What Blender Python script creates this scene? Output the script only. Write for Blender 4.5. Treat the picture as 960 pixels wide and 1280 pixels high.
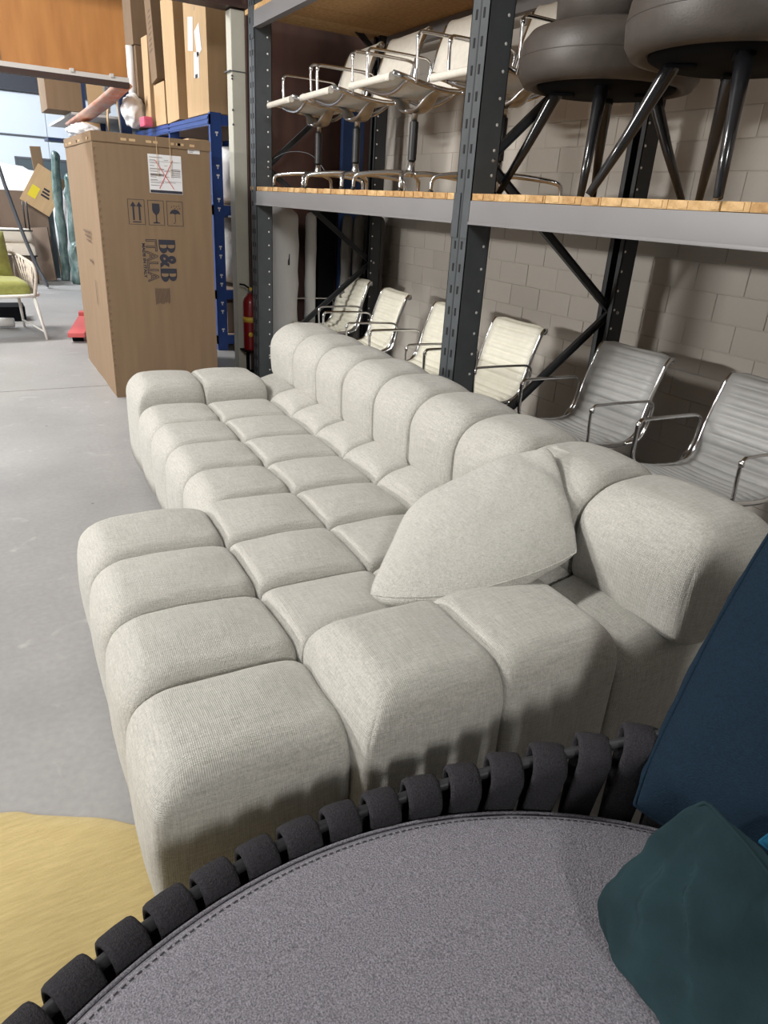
import bpy, bmesh, math, random
from mathutils import Vector, Matrix, noise
R = math.radians
PI = math.pi
rnd = random.Random(7)
scene = bpy.context.scene
for o in list(bpy.data.objects):
    bpy.data.objects.remove(o)
COL = scene.collection

# ------------------------------------------------------------------ camera
cam_d = bpy.data.cameras.new('camera')
cam = bpy.data.objects.new('camera', cam_d)
COL.objects.link(cam)
p_, r_, w_ = .4171, .0652, -.535          # pitch down, roll, yaw
F = Vector((-math.sin(w_) * math.cos(p_), math.cos(w_) * math.cos(p_), -math.sin(p_)))
Rt = Vector((math.cos(w_), math.sin(w_), 0))
U = Rt.cross(F)
Rr = math.cos(r_) * Rt + math.sin(r_) * U
Ur = -math.sin(r_) * Rt + math.cos(r_) * U
m3 = Matrix((Rr, Ur, -F)).transposed()
cam.matrix_world = Matrix.Translation((0, 0, 1.45)) @ m3.to_4x4()
cam_d.sensor_fit = 'AUTO'
cam_d.sensor_width = 36
cam_d.lens = 864 / 1280 * 36
cam_d.clip_start = .02
cam_d.clip_end = 100
scene.camera = cam

# ------------------------------------------------------------------ light and exposure
world = bpy.data.worlds.new('world')
scene.world = world
world.use_nodes = True
world.node_tree.nodes['Background'].inputs[0].default_value = (.55, .62, .75, 1)
world.node_tree.nodes['Background'].inputs[1].default_value = .10
scene.view_settings.view_transform = 'Standard'
scene.view_settings.look = 'None'
scene.view_settings.gamma = 1
scene.view_settings.exposure = 0.0


def area(name, loc, size, power, color=(1, .97, .92), target=None):
    l = bpy.data.lights.new(name, 'AREA')
    l.shape = 'RECTANGLE'
    l.size, l.size_y = size
    l.energy = power
    l.color = color
    o = bpy.data.objects.new(name, l)
    COL.objects.link(o)
    o.location = loc
    if target is not None:
        d = Vector(target) - Vector(loc)
        o.rotation_euler = d.to_track_quat('-Z', 'Y').to_euler()
    return o


NEUT = (1, .98, .94)
area('ceiling_lamp_light', (-1.4, -4.8, 4.05), (.6, 1.4), 260, NEUT, (1.0, 1.2, .4))
area('ceiling_lamp_light', (-2.5, 3.4, 4.05), (.5, 1.4), 260, NEUT, (1.4, 3.6, .5))
area('ceiling_lamp_light', (-1.6, 8.6, 4.30), (.6, 1.6), 430, (1, .98, .95), (.6, 8.9, 0))
area('ceiling_lamp_light', (-1.2, 13.6, 4.30), (.6, 1.8), 760, (.88, .94, 1), (.5, 15.0, 1))
area('fill_lamp_light', (-5.6, 4.7, 2.12), (1.4, .25), 300, NEUT, (3.3, 2.6, 1.0))  # unseen low fill, added to brighten the block wall under the shelf

# ------------------------------------------------------------------ materials
def nmat(name):
    m = bpy.data.materials.new(name)
    m.use_nodes = True
    nt = m.node_tree
    return m, nt, nt.nodes['Principled BSDF']


def mat(name, col, rough=.6, metal=0, var=.0, vscale=8, bump=0, bscale=60, stretch=None, spec=None, col2=None,
        sheen=0, coat=0, detail=4):
    m, nt, b = nmat(name)
    N, L = nt.nodes, nt.links
    b.inputs['Roughness'].default_value = rough
    b.inputs['Metallic'].default_value = metal
    if spec is not None:
        b.inputs['Specular IOR Level'].default_value = spec
    if sheen:
        b.inputs['Sheen Weight'].default_value = sheen
    if coat:
        b.inputs['Coat Weight'].default_value = coat
    c = (*col, 1)
    b.inputs['Base Color'].default_value = c
    m.diffuse_color = c
    tc = N.new('ShaderNodeTexCoord')
    mp = N.new('ShaderNodeMapping')
    L.new(tc.outputs['Object'], mp.inputs[0])
    if stretch:
        mp.inputs['Scale'].default_value = stretch
    if var or col2:
        n = N.new('ShaderNodeTexNoise')
        n.inputs['Scale'].default_value = vscale
        n.inputs['Detail'].default_value = detail
        L.new(mp.outputs[0], n.inputs[0])
        cr = N.new('ShaderNodeValToRGB')
        cr.color_ramp.elements[0].position = .3
        cr.color_ramp.elements[1].position = .7
        if col2:
            cr.color_ramp.elements[0].color = (*col2, 1)
            cr.color_ramp.elements[1].color = c
        else:
            cr.color_ramp.elements[0].color = (*[x * (1 - var) for x in col], 1)
            cr.color_ramp.elements[1].color = (*[min(1, x * (1 + var)) for x in col], 1)
        L.new(n.outputs[0], cr.inputs[0])
        L.new(cr.outputs[0], b.inputs['Base Color'])
    if bump:
        n2 = N.new('ShaderNodeTexNoise')
        n2.inputs['Scale'].default_value = bscale
        n2.inputs['Detail'].default_value = 5
        L.new(mp.outputs[0], n2.inputs[0])
        bp = N.new('ShaderNodeBump')
        bp.inputs['Strength'].default_value = bump
        bp.inputs['Distance'].default_value = .01
        L.new(n2.outputs[0], bp.inputs['Height'])
        L.new(bp.outputs[0], b.inputs['Normal'])
    return m


def weave(name, col, dark, pitch=.0032, bump=.5, slub=.5, rough=.92, sheen=.15, mixv=.5, soft=.35, slubf=14, slubx=230):
    """woven cloth: crossing threads in object space plus slubs along each thread direction"""
    m, nt, b = nmat(name)
    N, L = nt.nodes, nt.links
    b.inputs['Roughness'].default_value = rough
    b.inputs['Specular IOR Level'].default_value = .25
    b.inputs['Sheen Weight'].default_value = sheen
    m.diffuse_color = (*col, 1)
    tc = N.new('ShaderNodeTexCoord')
    sep = N.new('ShaderNodeSeparateXYZ')
    # small wobble so threads are not ruler straight
    wn = N.new('ShaderNodeTexNoise')
    wn.inputs['Scale'].default_value = 9
    L.new(tc.outputs['Object'], wn.inputs[0])
    mv = N.new('ShaderNodeVectorMath')
    mv.operation = 'MULTIPLY_ADD'
    mv.inputs[1].default_value = (.012, .012, .012)
    L.new(wn.outputs['Color'], mv.inputs[0])
    L.new(tc.outputs['Object'], mv.inputs[2])
    L.new(mv.outputs[0], sep.inputs[0])
    k = 2 * PI / pitch
    sn = N.new('ShaderNodeSeparateXYZ')
    L.new(tc.outputs['Normal'], sn.inputs[0])
    outs = []
    for i in range(3):
        mu = N.new('ShaderNodeMath')
        mu.operation = 'MULTIPLY'
        mu.inputs[1].default_value = k * (1, 1.13, 1.07)[i]
        L.new(sep.outputs[i], mu.inputs[0])
        si = N.new('ShaderNodeMath')
        si.operation = 'SINE'
        L.new(mu.outputs[0], si.inputs[0])
        # threads that run into the surface do not show on it
        ab = N.new('ShaderNodeMath')
        ab.operation = 'ABSOLUTE'
        L.new(sn.outputs[i], ab.inputs[0])
        wt = N.new('ShaderNodeMapRange')
        wt.inputs[1].default_value = .25
        wt.inputs[2].default_value = .75
        wt.inputs[3].default_value = 1
        wt.inputs[4].default_value = 0
        L.new(ab.outputs[0], wt.inputs[0])
        sw = N.new('ShaderNodeMath')
        sw.operation = 'MULTIPLY'
        L.new(si.outputs[0], sw.inputs[0])
        L.new(wt.outputs[0], sw.inputs[1])
        outs.append(sw)
    a = N.new('ShaderNodeMath')
    L.new(outs[0].outputs[0], a.inputs[0])
    L.new(outs[1].outputs[0], a.inputs[1])
    a2 = N.new('ShaderNodeMath')
    L.new(a.outputs[0], a2.inputs[0])
    L.new(outs[2].outputs[0], a2.inputs[1])
    # slubs
    sl = None
    for sc in ((slubf, slubx, slubx), (slubx, slubf, slubx), (slubx, slubx, slubf)):
        mp = N.new('ShaderNodeMapping')
        mp.inputs['Scale'].default_value = sc
        L.new(tc.outputs['Object'], mp.inputs[0])
        n = N.new('ShaderNodeTexNoise')
        n.inputs['Scale'].default_value = 1
        n.inputs['Detail'].default_value = 3
        n.inputs['Roughness'].default_value = .7
        L.new(mp.outputs[0], n.inputs[0])
        if sl is None:
            sl = n
        else:
            ad = N.new('ShaderNodeMath')
            L.new(sl.outputs[0], ad.inputs[0])
            L.new(n.outputs[0], ad.inputs[1])
            sl = ad
    # factor
    f1 = N.new('ShaderNodeMath')
    f1.operation = 'MULTIPLY_ADD'
    L.new(a2.outputs[0], f1.inputs[0])
    f1.inputs[1].default_value = .10 * mixv
    L.new(sl.outputs[0], f1.inputs[2])
    mr = N.new('ShaderNodeMapRange')
    L.new(f1.outputs[0], mr.inputs[0])
    mr.inputs[1].default_value = 1.5 - soft
    mr.inputs[2].default_value = 1.5 + soft
    mix = N.new('ShaderNodeMix')
    mix.data_type = 'RGBA'
    L.new(mr.outputs[0], mix.inputs[0])
    mix.inputs[6].default_value = (*dark, 1)
    mix.inputs[7].default_value = (*col, 1)
    # broad tone drift
    L.new(mix.outputs[2], b.inputs['Base Color'])
    h = N.new('ShaderNodeMath')
    h.operation = 'MULTIPLY_ADD'
    L.new(sl.outputs[0], h.inputs[0])
    h.inputs[1].default_value = slub * 4
    L.new(a2.outputs[0], h.inputs[2])
    bp = N.new('ShaderNodeBump')
    bp.inputs['Strength'].default_value = bump
    bp.inputs['Distance'].default_value = .0012
    L.new(h.outputs[0], bp.inputs['Height'])
    L.new(bp.outputs[0], b.inputs['Normal'])
    return m


M = {}
M['sofa'] = weave('oatmeal_linen', (.575, .56, .52), (.32, .312, .285), pitch=.0042, bump=.45, soft=.42)
M['pillow'] = weave('pillow_linen', (.61, .595, .555), (.36, .352, .325), pitch=.0040, bump=.5, soft=.4)
M['daybed0'] = weave('grey_upholstery', (.25, .24, .265), (.12, .115, .135), pitch=.0042, bump=.7, mixv=1.2, soft=.62, slubf=300, slubx=420)
M['daybed'] = mat('grey_upholstery_mix', (.28, .272, .305), .92, col2=(.115, .11, .13), vscale=380, detail=1.5, bump=.45, bscale=340, spec=.2)
M['band'] = mat('charcoal_knit', (.030, .0285, .033), .9, var=.35, vscale=300, bump=.5, bscale=420, spec=.15)
M['rimtube'] = mat('charcoal_tube', (.022, .022, .025), .5, spec=.3)
M['navy'] = mat('navy_cloth', (.0075, .018, .032), .9, var=.25, vscale=200, bump=.35, bscale=260, stretch=(1, 1, 3), spec=.12)
M['teal'] = mat('teal_velvet', (.012, .028, .034), .8, var=.25, vscale=9, bump=.12, bscale=200, spec=.12, sheen=.04)
M['blue'] = mat('petrol_blue_velvet', (.006, .065, .12), .75, var=.2, vscale=9, spec=.15)
M['stitch'] = mat('dark_stitching', (.06, .06, .07), .9)
M['rug'] = mat('mustard_rug', (.62, .48, .19), .8, bump=.5, bscale=30, stretch=(4, 40, 1), col2=(.50, .37, .13), vscale=3, sheen=.4)
M['chrome'] = mat('polished_aluminium', (.62, .62, .63), .16, 1)
M['chrome2'] = mat('brushed_aluminium', (.50, .50, .51), .3, 1)
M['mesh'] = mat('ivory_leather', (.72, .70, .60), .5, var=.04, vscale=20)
M['meshg'] = mat('shaded_grey_leather', (.34, .34, .335), .5, var=.04, vscale=20)  # grey sling, darkened to carry the shade under the shelf
M['offw'] = mat('off_white_netweave', (.60, .565, .50), .75, var=.05, vscale=30)
M['blackplastic'] = mat('black_plastic', (.012, .012, .013), .45)
M['lacquer'] = mat('black_lacquer', (.010, .010, .012), .22, coat=.4)
M['stool'] = mat('taupe_leather', (.056, .047, .041), .45, spec=.35, var=.12, vscale=12, bump=.1, bscale=150)
M['rack'] = mat('slate_steel', (.060, .068, .075), .45, var=.1, vscale=12)
M['rackdark'] = mat('charcoal_steel', (.030, .033, .037), .5)
M['beam'] = mat('grey_beam_paint', (.185, .180, .185), .42, var=.05, vscale=3)
M['hole'] = mat('slot_dark', (.003, .003, .004), .8)
M['dot'] = mat('punched_bright', (.8, .8, .8), .6)
M['chip'] = mat('chipboard', (.50, .30, .13), .85, col2=(.33, .19, .075), vscale=40, bump=.4, bscale=120)
M['chip2'] = mat('chipboard_light', (.60, .40, .20), .85, col2=(.42, .26, .11), vscale=30, bump=.4, bscale=120)
M['ply'] = mat('orange_plywood', (.50, .225, .065), .45, col2=(.36, .145, .038), vscale=1.6, stretch=(6, 1, 1), detail=8)
M['brown'] = mat('brown_steel', (.040, .018, .014), .5, var=.2, vscale=4)
M['brownpanel'] = mat('brown_panel', (.060, .026, .020), .6, var=.25, vscale=2, stretch=(5, 1, 1))
M['pillar'] = mat('cream_painted_post', (.42, .41, .35), .5, var=.06, vscale=5)
M['trimw'] = mat('pale_trim', (.55, .52, .50), .5)
M['farwall'] = mat('pale_blue_panel', (.62, .68, .76), .6, var=.02, vscale=1)
M['dkband'] = mat('dark_lintel', (.03, .033, .045), .6)
M['ceiling'] = mat('ceiling_grey', (.22, .22, .22), .8)
M['sidewall'] = mat('warm_grey_wall', (.45, .43, .40), .8)
M['card'] = mat('cardboard', (.205, .135, .078), .85, var=.07, vscale=3, stretch=(7, 7, .6))
M['cardlight'] = mat('cardboard_light', (.52, .36, .20), .85, var=.07, vscale=3, stretch=(6, 6, .7))
M['carddark'] = mat('cardboard_brown', (.20, .145, .11), .85, var=.07, vscale=3)
M['tape2'] = mat('crushed_cardboard', (.255, .175, .108), .85)
M['tape'] = mat('brown_tape', (.42, .27, .14), .4)
M['print'] = mat('print_ink', (.022, .022, .035), .7)
M['print2'] = mat('faint_print_ink', (.10, .065, .045), .8)
M['paper'] = mat('white_paper', (.72, .72, .74), .6)
M['redink'] = mat('red_marker', (.60, .06, .06), .6)
M['bluesteel'] = mat('blue_steel', (.022, .065, .26), .42, var=.1, vscale=10)
M['bluedark'] = mat('navy_steel', (.012, .03, .085), .45)
M['wrap'] = mat('plastic_film', (.50, .50, .49), .22, bump=1.0, bscale=9, var=.3, vscale=6)
M['wrapw'] = mat('white_wrap', (.78, .79, .80), .35, bump=.9, bscale=7)
M['teal_wrap'] = mat('teal_film', (.20, .27, .26), .25, bump=1.0, bscale=14, col2=(.022, .06, .058), vscale=11, stretch=(1, 1, .5))
M['rollw'] = mat('grey_white_wrap', (.62, .62, .63), .4, bump=.5, bscale=18, stretch=(1, 1, .25), var=.08, vscale=4)
M['drape'] = mat('grey_rolls', (.14, .135, .13), .8, var=.2, vscale=6, stretch=(5, 5, .5))
M['black'] = mat('black_matte', (.004, .0045, .006), .8, spec=.08)
M['red'] = mat('extinguisher_red', (.20, .006, .008), .35, coat=.2)
M['yellow'] = mat('yellow_band', (.55, .36, .04), .5)
M['redjack'] = mat('pallet_truck_red', (.50, .09, .09), .5)
M['whitep'] = mat('white_paint', (.75, .74, .70), .45)
M['rope'] = mat('beige_rope', (.46, .41, .35), .9, bump=.5, bscale=200)
M['green'] = mat('lime_cloth', (.27, .28, .075), .9, var=.12, vscale=30, bump=.3, bscale=200, sheen=.2)
M['cream'] = mat('cream_boucle', (.68, .62, .53), .9, bump=.4, bscale=80)
M['tube'] = mat('grey_tube', (.13, .14, .16), .35, .6)
M['glass'] = mat('dark_glass', (.07, .09, .10), .15)
M['orangewrap'] = mat('orange_film', (.62, .20, .11), .35, bump=.6, bscale=12, col2=(.60, .48, .42), vscale=7)
M['magenta'] = mat('pink_print', (.60, .10, .18), .5)
M['bluepaper'] = mat('blue_plastic_bag', (.25, .33, .62), .4, bump=.6, bscale=12)


def lamp_mat():
    m, nt, b = nmat('lit_diffuser')
    b.inputs['Emission Color'].default_value = (1, .98, .94, 1)
    b.inputs['Emission Strength'].default_value = 6
    return m


M['lit'] = lamp_mat()


def floor_mat():
    m, nt, b = nmat('polished_concrete')
    N, L = nt.nodes, nt.links
    tc = N.new('ShaderNodeTexCoord')
    n = N.new('ShaderNodeTexNoise')
    n.inputs['Scale'].default_value = 1.1
    n.inputs['Detail'].default_value = 8
    n.inputs['Roughness'].default_value = .6
    L.new(tc.outputs['Object'], n.inputs[0])
    cr = N.new('ShaderNodeValToRGB')
    e = cr.color_ramp.elements
    e[0].position, e[0].color = .3, (.25, .247, .248, 1)
    e[1].position, e[1].color = .72, (.345, .337, .333, 1)
    L.new(n.outputs[0], cr.inputs[0])
    # pale scuffs
    n2 = N.new('ShaderNodeTexNoise')
    n2.inputs['Scale'].default_value = 5
    n2.inputs['Detail'].default_value = 6
    n2.inputs['Distortion'].default_value = 1.5
    L.new(tc.outputs['Object'], n2.inputs[0])
    c2 = N.new('ShaderNodeValToRGB')
    c2.color_ramp.elements[0].position = .62
    c2.color_ramp.elements[1].position = .78
    c2.color_ramp.elements[1].color = (.35, .35, .35, 1)
    L.new(n2.outputs[0], c2.inputs[0])
    mx = N.new('ShaderNodeMix')
    mx.data_type = 'RGBA'
    L.new(c2.outputs[0], mx.inputs[0])
    L.new(cr.outputs[0], mx.inputs[6])
    mx.inputs[7].default_value = (.62, .61, .60, 1)
    # dark specks
    v = N.new('ShaderNodeTexVoronoi')
    v.inputs['Scale'].default_value = 3.2
    L.new(tc.outputs['Object'], v.inputs[0])
    c3 = N.new('ShaderNodeValToRGB')
    c3.color_ramp.elements[0].position = .018
    c3.color_ramp.elements[0].color = (1, 1, 1, 1)
    c3.color_ramp.elements[1].position = .03
    c3.color_ramp.elements[1].color = (0, 0, 0, 1)
    L.new(v.outputs['Distance'], c3.inputs[0])
    mx2 = N.new('ShaderNodeMix')
    mx2.data_type = 'RGBA'
    L.new(c3.outputs[0], mx2.inputs[0])
    L.new(mx.outputs[2], mx2.inputs[6])
    mx2.inputs[7].default_value = (.10, .10, .10, 1)
    # fine mottling
    n3 = N.new('ShaderNodeTexNoise')
    n3.inputs['Scale'].default_value = 45
    n3.inputs['Detail'].default_value = 4
    L.new(tc.outputs['Object'], n3.inputs[0])
    mr = N.new('ShaderNodeMapRange')
    mr.inputs[1].default_value = .3
    mr.inputs[2].default_value = .7
    mr.inputs[3].default_value = .93
    mr.inputs[4].default_value = 1.05
    L.new(n3.outputs[0], mr.inputs[0])
    vm = N.new('ShaderNodeVectorMath')
    vm.operation = 'SCALE'
    L.new(mx2.outputs[2], vm.inputs[0])
    L.new(mr.outputs[0], vm.inputs['Scale'])
    L.new(vm.outputs[0], b.inputs['Base Color'])
    b.inputs['Roughness'].default_value = .42
    b.inputs['Specular IOR Level'].default_value = .4
    bp = N.new('ShaderNodeBump')
    bp.inputs['Strength'].default_value = .15
    bp.inputs['Distance'].default_value = .01
    L.new(n.outputs[0], bp.inputs['Height'])
    L.new(bp.outputs[0], b.inputs['Normal'])
    return m


def block_mat():
    m, nt, b = nmat('painted_block')
    N, L = nt.nodes, nt.links
    tc = N.new('ShaderNodeTexCoord')
    oi = N.new('ShaderNodeObjectInfo')
    n = N.new('ShaderNodeTexNoise')
    n.inputs['Scale'].default_value = 28
    n.inputs['Detail'].default_value = 6
    ad = N.new('ShaderNodeVectorMath')
    L.new(tc.outputs['Object'], ad.inputs[0])
    L.new(oi.outputs['Location'], ad.inputs[1])
    L.new(ad.outputs[0], n.inputs[0])
    mr = N.new('ShaderNodeMapRange')
    mr.inputs[3].default_value = .95
    mr.inputs[4].default_value = 1.03
    L.new(oi.outputs['Random'], mr.inputs[0])
    vm = N.new('ShaderNodeVectorMath')
    vm.operation = 'SCALE'
    vm.inputs[0].default_value = (.50, .465, .42)
    L.new(mr.outputs[0], vm.inputs['Scale'])
    L.new(vm.outputs[0], b.inputs['Base Color'])
    b.inputs['Roughness'].default_value = .6
    bp = N.new('ShaderNodeBump')
    bp.inputs['Strength'].default_value = .45
    bp.inputs['Distance'].default_value = .006
    L.new(n.outputs[0], bp.inputs['Height'])
    L.new(bp.outputs[0], b.inputs['Normal'])
    return m


M['floor'] = floor_mat()
M['block'] = block_mat()

# ------------------------------------------------------------------ mesh helpers
def bm_():
    return bmesh.new()


def box(bm, x0, x1, y0, y1, z0, z1, mtx=None, bev=0):
    vs = [bm.verts.new(v) for v in ((x0, y0, z0), (x1, y0, z0), (x1, y1, z0), (x0, y1, z0),
                                    (x0, y0, z1), (x1, y0, z1), (x1, y1, z1), (x0, y1, z1))]
    fs = [bm.faces.new([vs[i] for i in q]) for q in ((0, 3, 2, 1), (4, 5, 6, 7), (0, 1, 5, 4), (1, 2, 6, 5), (2, 3, 7, 6), (3, 0, 4, 7))]
    if bev:
        es = list({e for f in fs for e in f.edges})
        r = bmesh.ops.bevel(bm, geom=es, offset=bev, segments=2, affect='EDGES', profile=.7)
        vs = list({v for f in r['faces'] for v in f.verts} | {v for v in vs if v.is_valid})
    if mtx is not None:
        for v in vs:
            if v.is_valid:
                v.co = mtx @ v.co
    return bm


def tube(bm, pts, rad, n=8, closed=False, flat=None, ref=Vector((0, 0, 1))):
    """sweep a round (or flattened) section along pts; rad is a number or a list"""
    pts = [Vector(p) for p in pts]
    N = len(pts)
    rings = []
    prev = None
    for i, p in enumerate(pts):
        if closed:
            t = pts[(i + 1) % N] - pts[i - 1]
        else:
            t = pts[min(i + 1, N - 1)] - pts[max(i - 1, 0)]
        t.normalize()
        if prev is None:
            a = ref if abs(t.dot(ref)) < .95 else Vector((1, 0, 0))
            s = t.cross(a).normalized()
        else:
            s = (prev - t * prev.dot(t))
            if s.length < 1e-6:
                s = t.cross(Vector((1, 0, 0)))
            s.normalize()
        prev = s
        u = s.cross(t).normalized()
        r = rad[i] if isinstance(rad, (list, tuple)) else rad
        ra, rb = (r, r) if flat is None else (r * flat[0], r * flat[1])
        rings.append([bm.verts.new(p + s * (ra * math.cos(2 * PI * k / n)) + u * (rb * math.sin(2 * PI * k / n))) for k in range(n)])
    m = N if closed else N - 1
    for i in range(m):
        a, b = rings[i], rings[(i + 1) % N]
        for k in range(n):
            bm.faces.new((a[k], b[k], b[(k + 1) % n], a[(k + 1) % n]))
    if not closed:
        bm.faces.new(rings[0])
        bm.faces.new(list(reversed(rings[-1])))
    return bm


def lathe(bm, prof, n=32, c=(0, 0, 0)):
    rings = []
    for r, z in prof:
        if r < 1e-5:
            rings.append([bm.verts.new((c[0], c[1], c[2] + z))])
        else:
            rings.append([bm.verts.new((c[0] + r * math.cos(2 * PI * k / n), c[1] + r * math.sin(2 * PI * k / n), c[2] + z)) for k in range(n)])
    for a, b in zip(rings, rings[1:]):
        for k in range(n):
            k2 = (k + 1) % n
            if len(a) == 1 and len(b) == 1:
                continue
            if len(a) == 1:
                bm.faces.new((a[0], b[k2], b[k]))
            elif len(b) == 1:
                bm.faces.new((a[k], a[k2], b[0]))
            else:
                bm.faces.new((a[k], a[k2], b[k2], b[k]))
    return bm


def curve(pts, n=6, closed=False):
    """Catmull-Rom through pts"""
    P = [Vector(p) for p in pts]
    out = []
    N = len(P)
    for i in range(N if closed else N - 1):
        if closed:
            a, b, c, d = P[i - 1], P[i], P[(i + 1) % N], P[(i + 2) % N]
        else:
            a, b, c, d = P[max(i - 1, 0)], P[i], P[i + 1], P[min(i + 2, N - 1)]
        for k in range(n):
            t = k / n
            out.append(.5 * ((2 * b) + (c - a) * t + (2 * a - 5 * b + 4 * c - d) * t * t + (3 * b - a - 3 * c + d) * t ** 3))
    if not closed:
        out.append(P[-1])
    return out


def mesh_of(name, bm, m, smooth=True, fixn=True):
    if fixn:
        bmesh.ops.recalc_face_normals(bm, faces=bm.faces)
    me = bpy.data.meshes.new(name)
    bm.to_mesh(me)
    bm.free()
    me.materials.append(m)
    if smooth:
        for p in me.polygons:
            p.use_smooth = True
    return me


def obj(name, bm, m, parent=None, smooth=True, loc=(0, 0, 0), rot=(0, 0, 0), angle=None):
    me = bm if isinstance(bm, bpy.types.Mesh) else mesh_of(name, bm, m, smooth)
    if angle is not None and not isinstance(bm, bpy.types.Mesh):
        try:
            me.set_sharp_from_angle(angle=angle)
        except Exception:
            pass
    o = bpy.data.objects.new(name, me)
    COL.objects.link(o)
    o.location = loc
    o.rotation_euler = rot
    if parent is not None:
        o.parent = parent
    return o


SH = R(35)


def tag(o, label, cat, group=None):
    o['label'] = label
    o['category'] = cat
    if group:
        o['group'] = group
    return o


def thing(name, label, cat, loc=(0, 0, 0), rz=0, group=None):
    o = bpy.data.objects.new(name, None)
    COL.objects.link(o)
    o.empty_display_size = .1
    o.location = loc
    o.rotation_euler = (0, 0, rz)
    return tag(o, label, cat, group)


def struct(name, bm, m, parent=None, smooth=False, loc=(0, 0, 0)):
    o = obj(name, bm, m, parent, smooth, loc)
    if parent is None:
        o['kind'] = 'structure'
    return o


def bb(*a, **k):
    return box(bm_(), *a, **k)


def dup(root, loc, rz, label, group=None):
    r = root.copy()
    COL.objects.link(r)
    r.location = loc
    r.rotation_euler = (0, 0, rz)
    r['label'] = label
    if group:
        r['group'] = group
    for ch in list(root.children):
        c = ch.copy()
        COL.objects.link(c)
        c.parent = r
        for g in list(ch.children):
            d = g.copy()
            COL.objects.link(d)
            d.parent = c
    return r


# ------------------------------------------------------------------ setting
ZC = 4.6
struct('floor', bb(-6, 4.2, -7, 18.6, -.06, -.012), M['floor'])
fl = bpy.data.objects['floor']
for (x0, x1) in ((-6, -2.2), (-2.2, 4.2)):
    for (y0, y1) in ((-7, 5.811), (5.823, 11.7), (11.708, 18.6)):
        obj('slab', bb(x0 + .004, x1 - .004, y0, y1, -.012, 0), M['floor'], fl, False)
struct('ceiling', bb(-6, 4.2, -7, 18.6, ZC, ZC + .1), M['ceiling'])
struct('wall_left', bb(-6.1, -6, -7, 18.6, 0, ZC), M['sidewall'])
struct('wall_near', bb(-6, 4.2, -7.1, -7, 0, ZC), M['sidewall'])
# block wall on the right; its bricks are parts
WX = 3.34
wr = struct('wall_right', bb(WX + .0, WX + .25, -7, 18.6, 0, ZC), M['block'])
BL, BH = .30, .142
bme = mesh_of('block', box(bm_(), -.005, .01, -BL / 2 + .0015, BL / 2 - .0015, -BH / 2 + .0015, BH / 2 - .0015, bev=.0045), M['block'], True)
rest = []
nb = 0
cells = []
for j in range(int(2.9 / BH)):
    for i in range(-6, 24):
        y = i * BL + (BL / 2 if j % 2 else 0)
        z = (j + .5) * BH
        if y > 5.95:
            continue
        cells.append((i, j, y, z))
def seen(c):
    y, z = c[2], c[3]
    return (1.0 < y < 5.95) and (.45 < z < 1.40 or 1.5 < z < 2.35)
cells.sort(key=lambda c: (not seen(c), c[2]))
stuffbm = bm_()
for k, (i, j, y, z) in enumerate(cells):
    dx = rnd.uniform(-.0015, .0015)
    if k < 296 and seen((i, j, y, z)):
        obj('block', bme, None, wr, loc=(WX + dx, y, z))
    else:
        box(stuffbm, WX - .005 + dx, WX + .01, y - BL / 2 + .0015, y + BL / 2 - .0015, z - BH / 2 + .0015, z + BH / 2 - .0015)
o = obj('block_field', stuffbm, M['block'], wr, False)
o['kind'] = 'stuff'

# far hall
wf = struct('wall_far', bb(-6, 4.2, 18.0, 18.2, 0, ZC), M['farwall'])
for x in (-3.6, -2.4, -1.2, 0, 1.2, 2.4, 3.6):
    obj('wall_panel', bb(x - .595, x + .595, 17.97, 18.0, .1, 2.30, bev=.004), M['farwall'], wf, False)
    obj('wall_panel', bb(x - .595, x + .595, 17.97, 18.0, 2.34, 3.10, bev=.004), M['farwall'], wf, False)
obj('panel_rail', bb(-6, 4.2, 17.955, 17.99, 2.30, 2.335), M['tube'], wf, False)
struct('trim_1', bb(-6, 4.2, 17.85, 18.0, 3.12, 3.45), M['dkband'])
struct('trim_2', bb(-6, 4.2, 17.8, 18.0, 3.45, 3.52), M['brown'])

# partition with opening: post, header, plywood, brown panel
YP = 6.10
struct('trim_3', bb(1.965, 2.075, YP - .06, YP + .06, 0, 2.72, bev=.006), M['pillar'])
o = bpy.data.objects['trim_3']
obj('collar', bb(1.945, 2.075, YP - .066, YP + .066, 2.32, 2.326), M['tube'], o, False)
for z in (2.29, 2.27, 2.06, 1.96):
    obj('bolt', lathe(bm_(), [(0, .004), (.006, .003), (.008, 0)], 8), M['tube'], o, loc=(1.965, YP - .062, z), rot=(R(90), 0, 0))
struct('trim_4', bb(2.075, 2.135, YP - .09, YP + .09, 0, 3.0), M['brown'])
hb = bm_()
box(hb, -6, 2.075, YP - .09, YP + .09, 2.73, 2.75)
box(hb, -6, 2.075, YP - .09, YP + .09, 3.03, 3.05)
box(hb, -6, 2.075, YP - .012, YP + .012, 2.75, 3.03)
struct('trim_5', hb, M['brown'])
ph = struct('wall_header', bb(-6, 1.22, YP + .10, YP + .13, 2.195, 3.05), M['ply'])
obj('seam', bb(.38, .384, YP + .096, YP + .10, 2.195, 3.05), M['carddark'], ph, False)
obj('seam', bb(-.84, -.836, YP + .096, YP + .10, 2.195, 3.05), M['carddark'], ph, False)
t6 = struct('trim_6', bb(-6, 1.22, YP + .06, YP + .14, 2.165, 2.195), M['trimw'])
for x in (.83, 1.10, .1):
    obj('clip', bb(x - .012, x + .012, YP + .05, YP + .10, 2.185, 2.208), M['trimw'], t6, False)
struct('trim_7', bb(-6, 1.22, YP + .06, YP + .14, 2.13, 2.165), M['brown'])
struct('wall_end', bb(2.135, WX + .1, YP, YP + .06, 0, 3.3), M['brownpanel'])
struct('wall_upper', bb(-6, WX + .1, YP + .0, YP + .10, 3.05, ZC), M['sidewall'])

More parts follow.
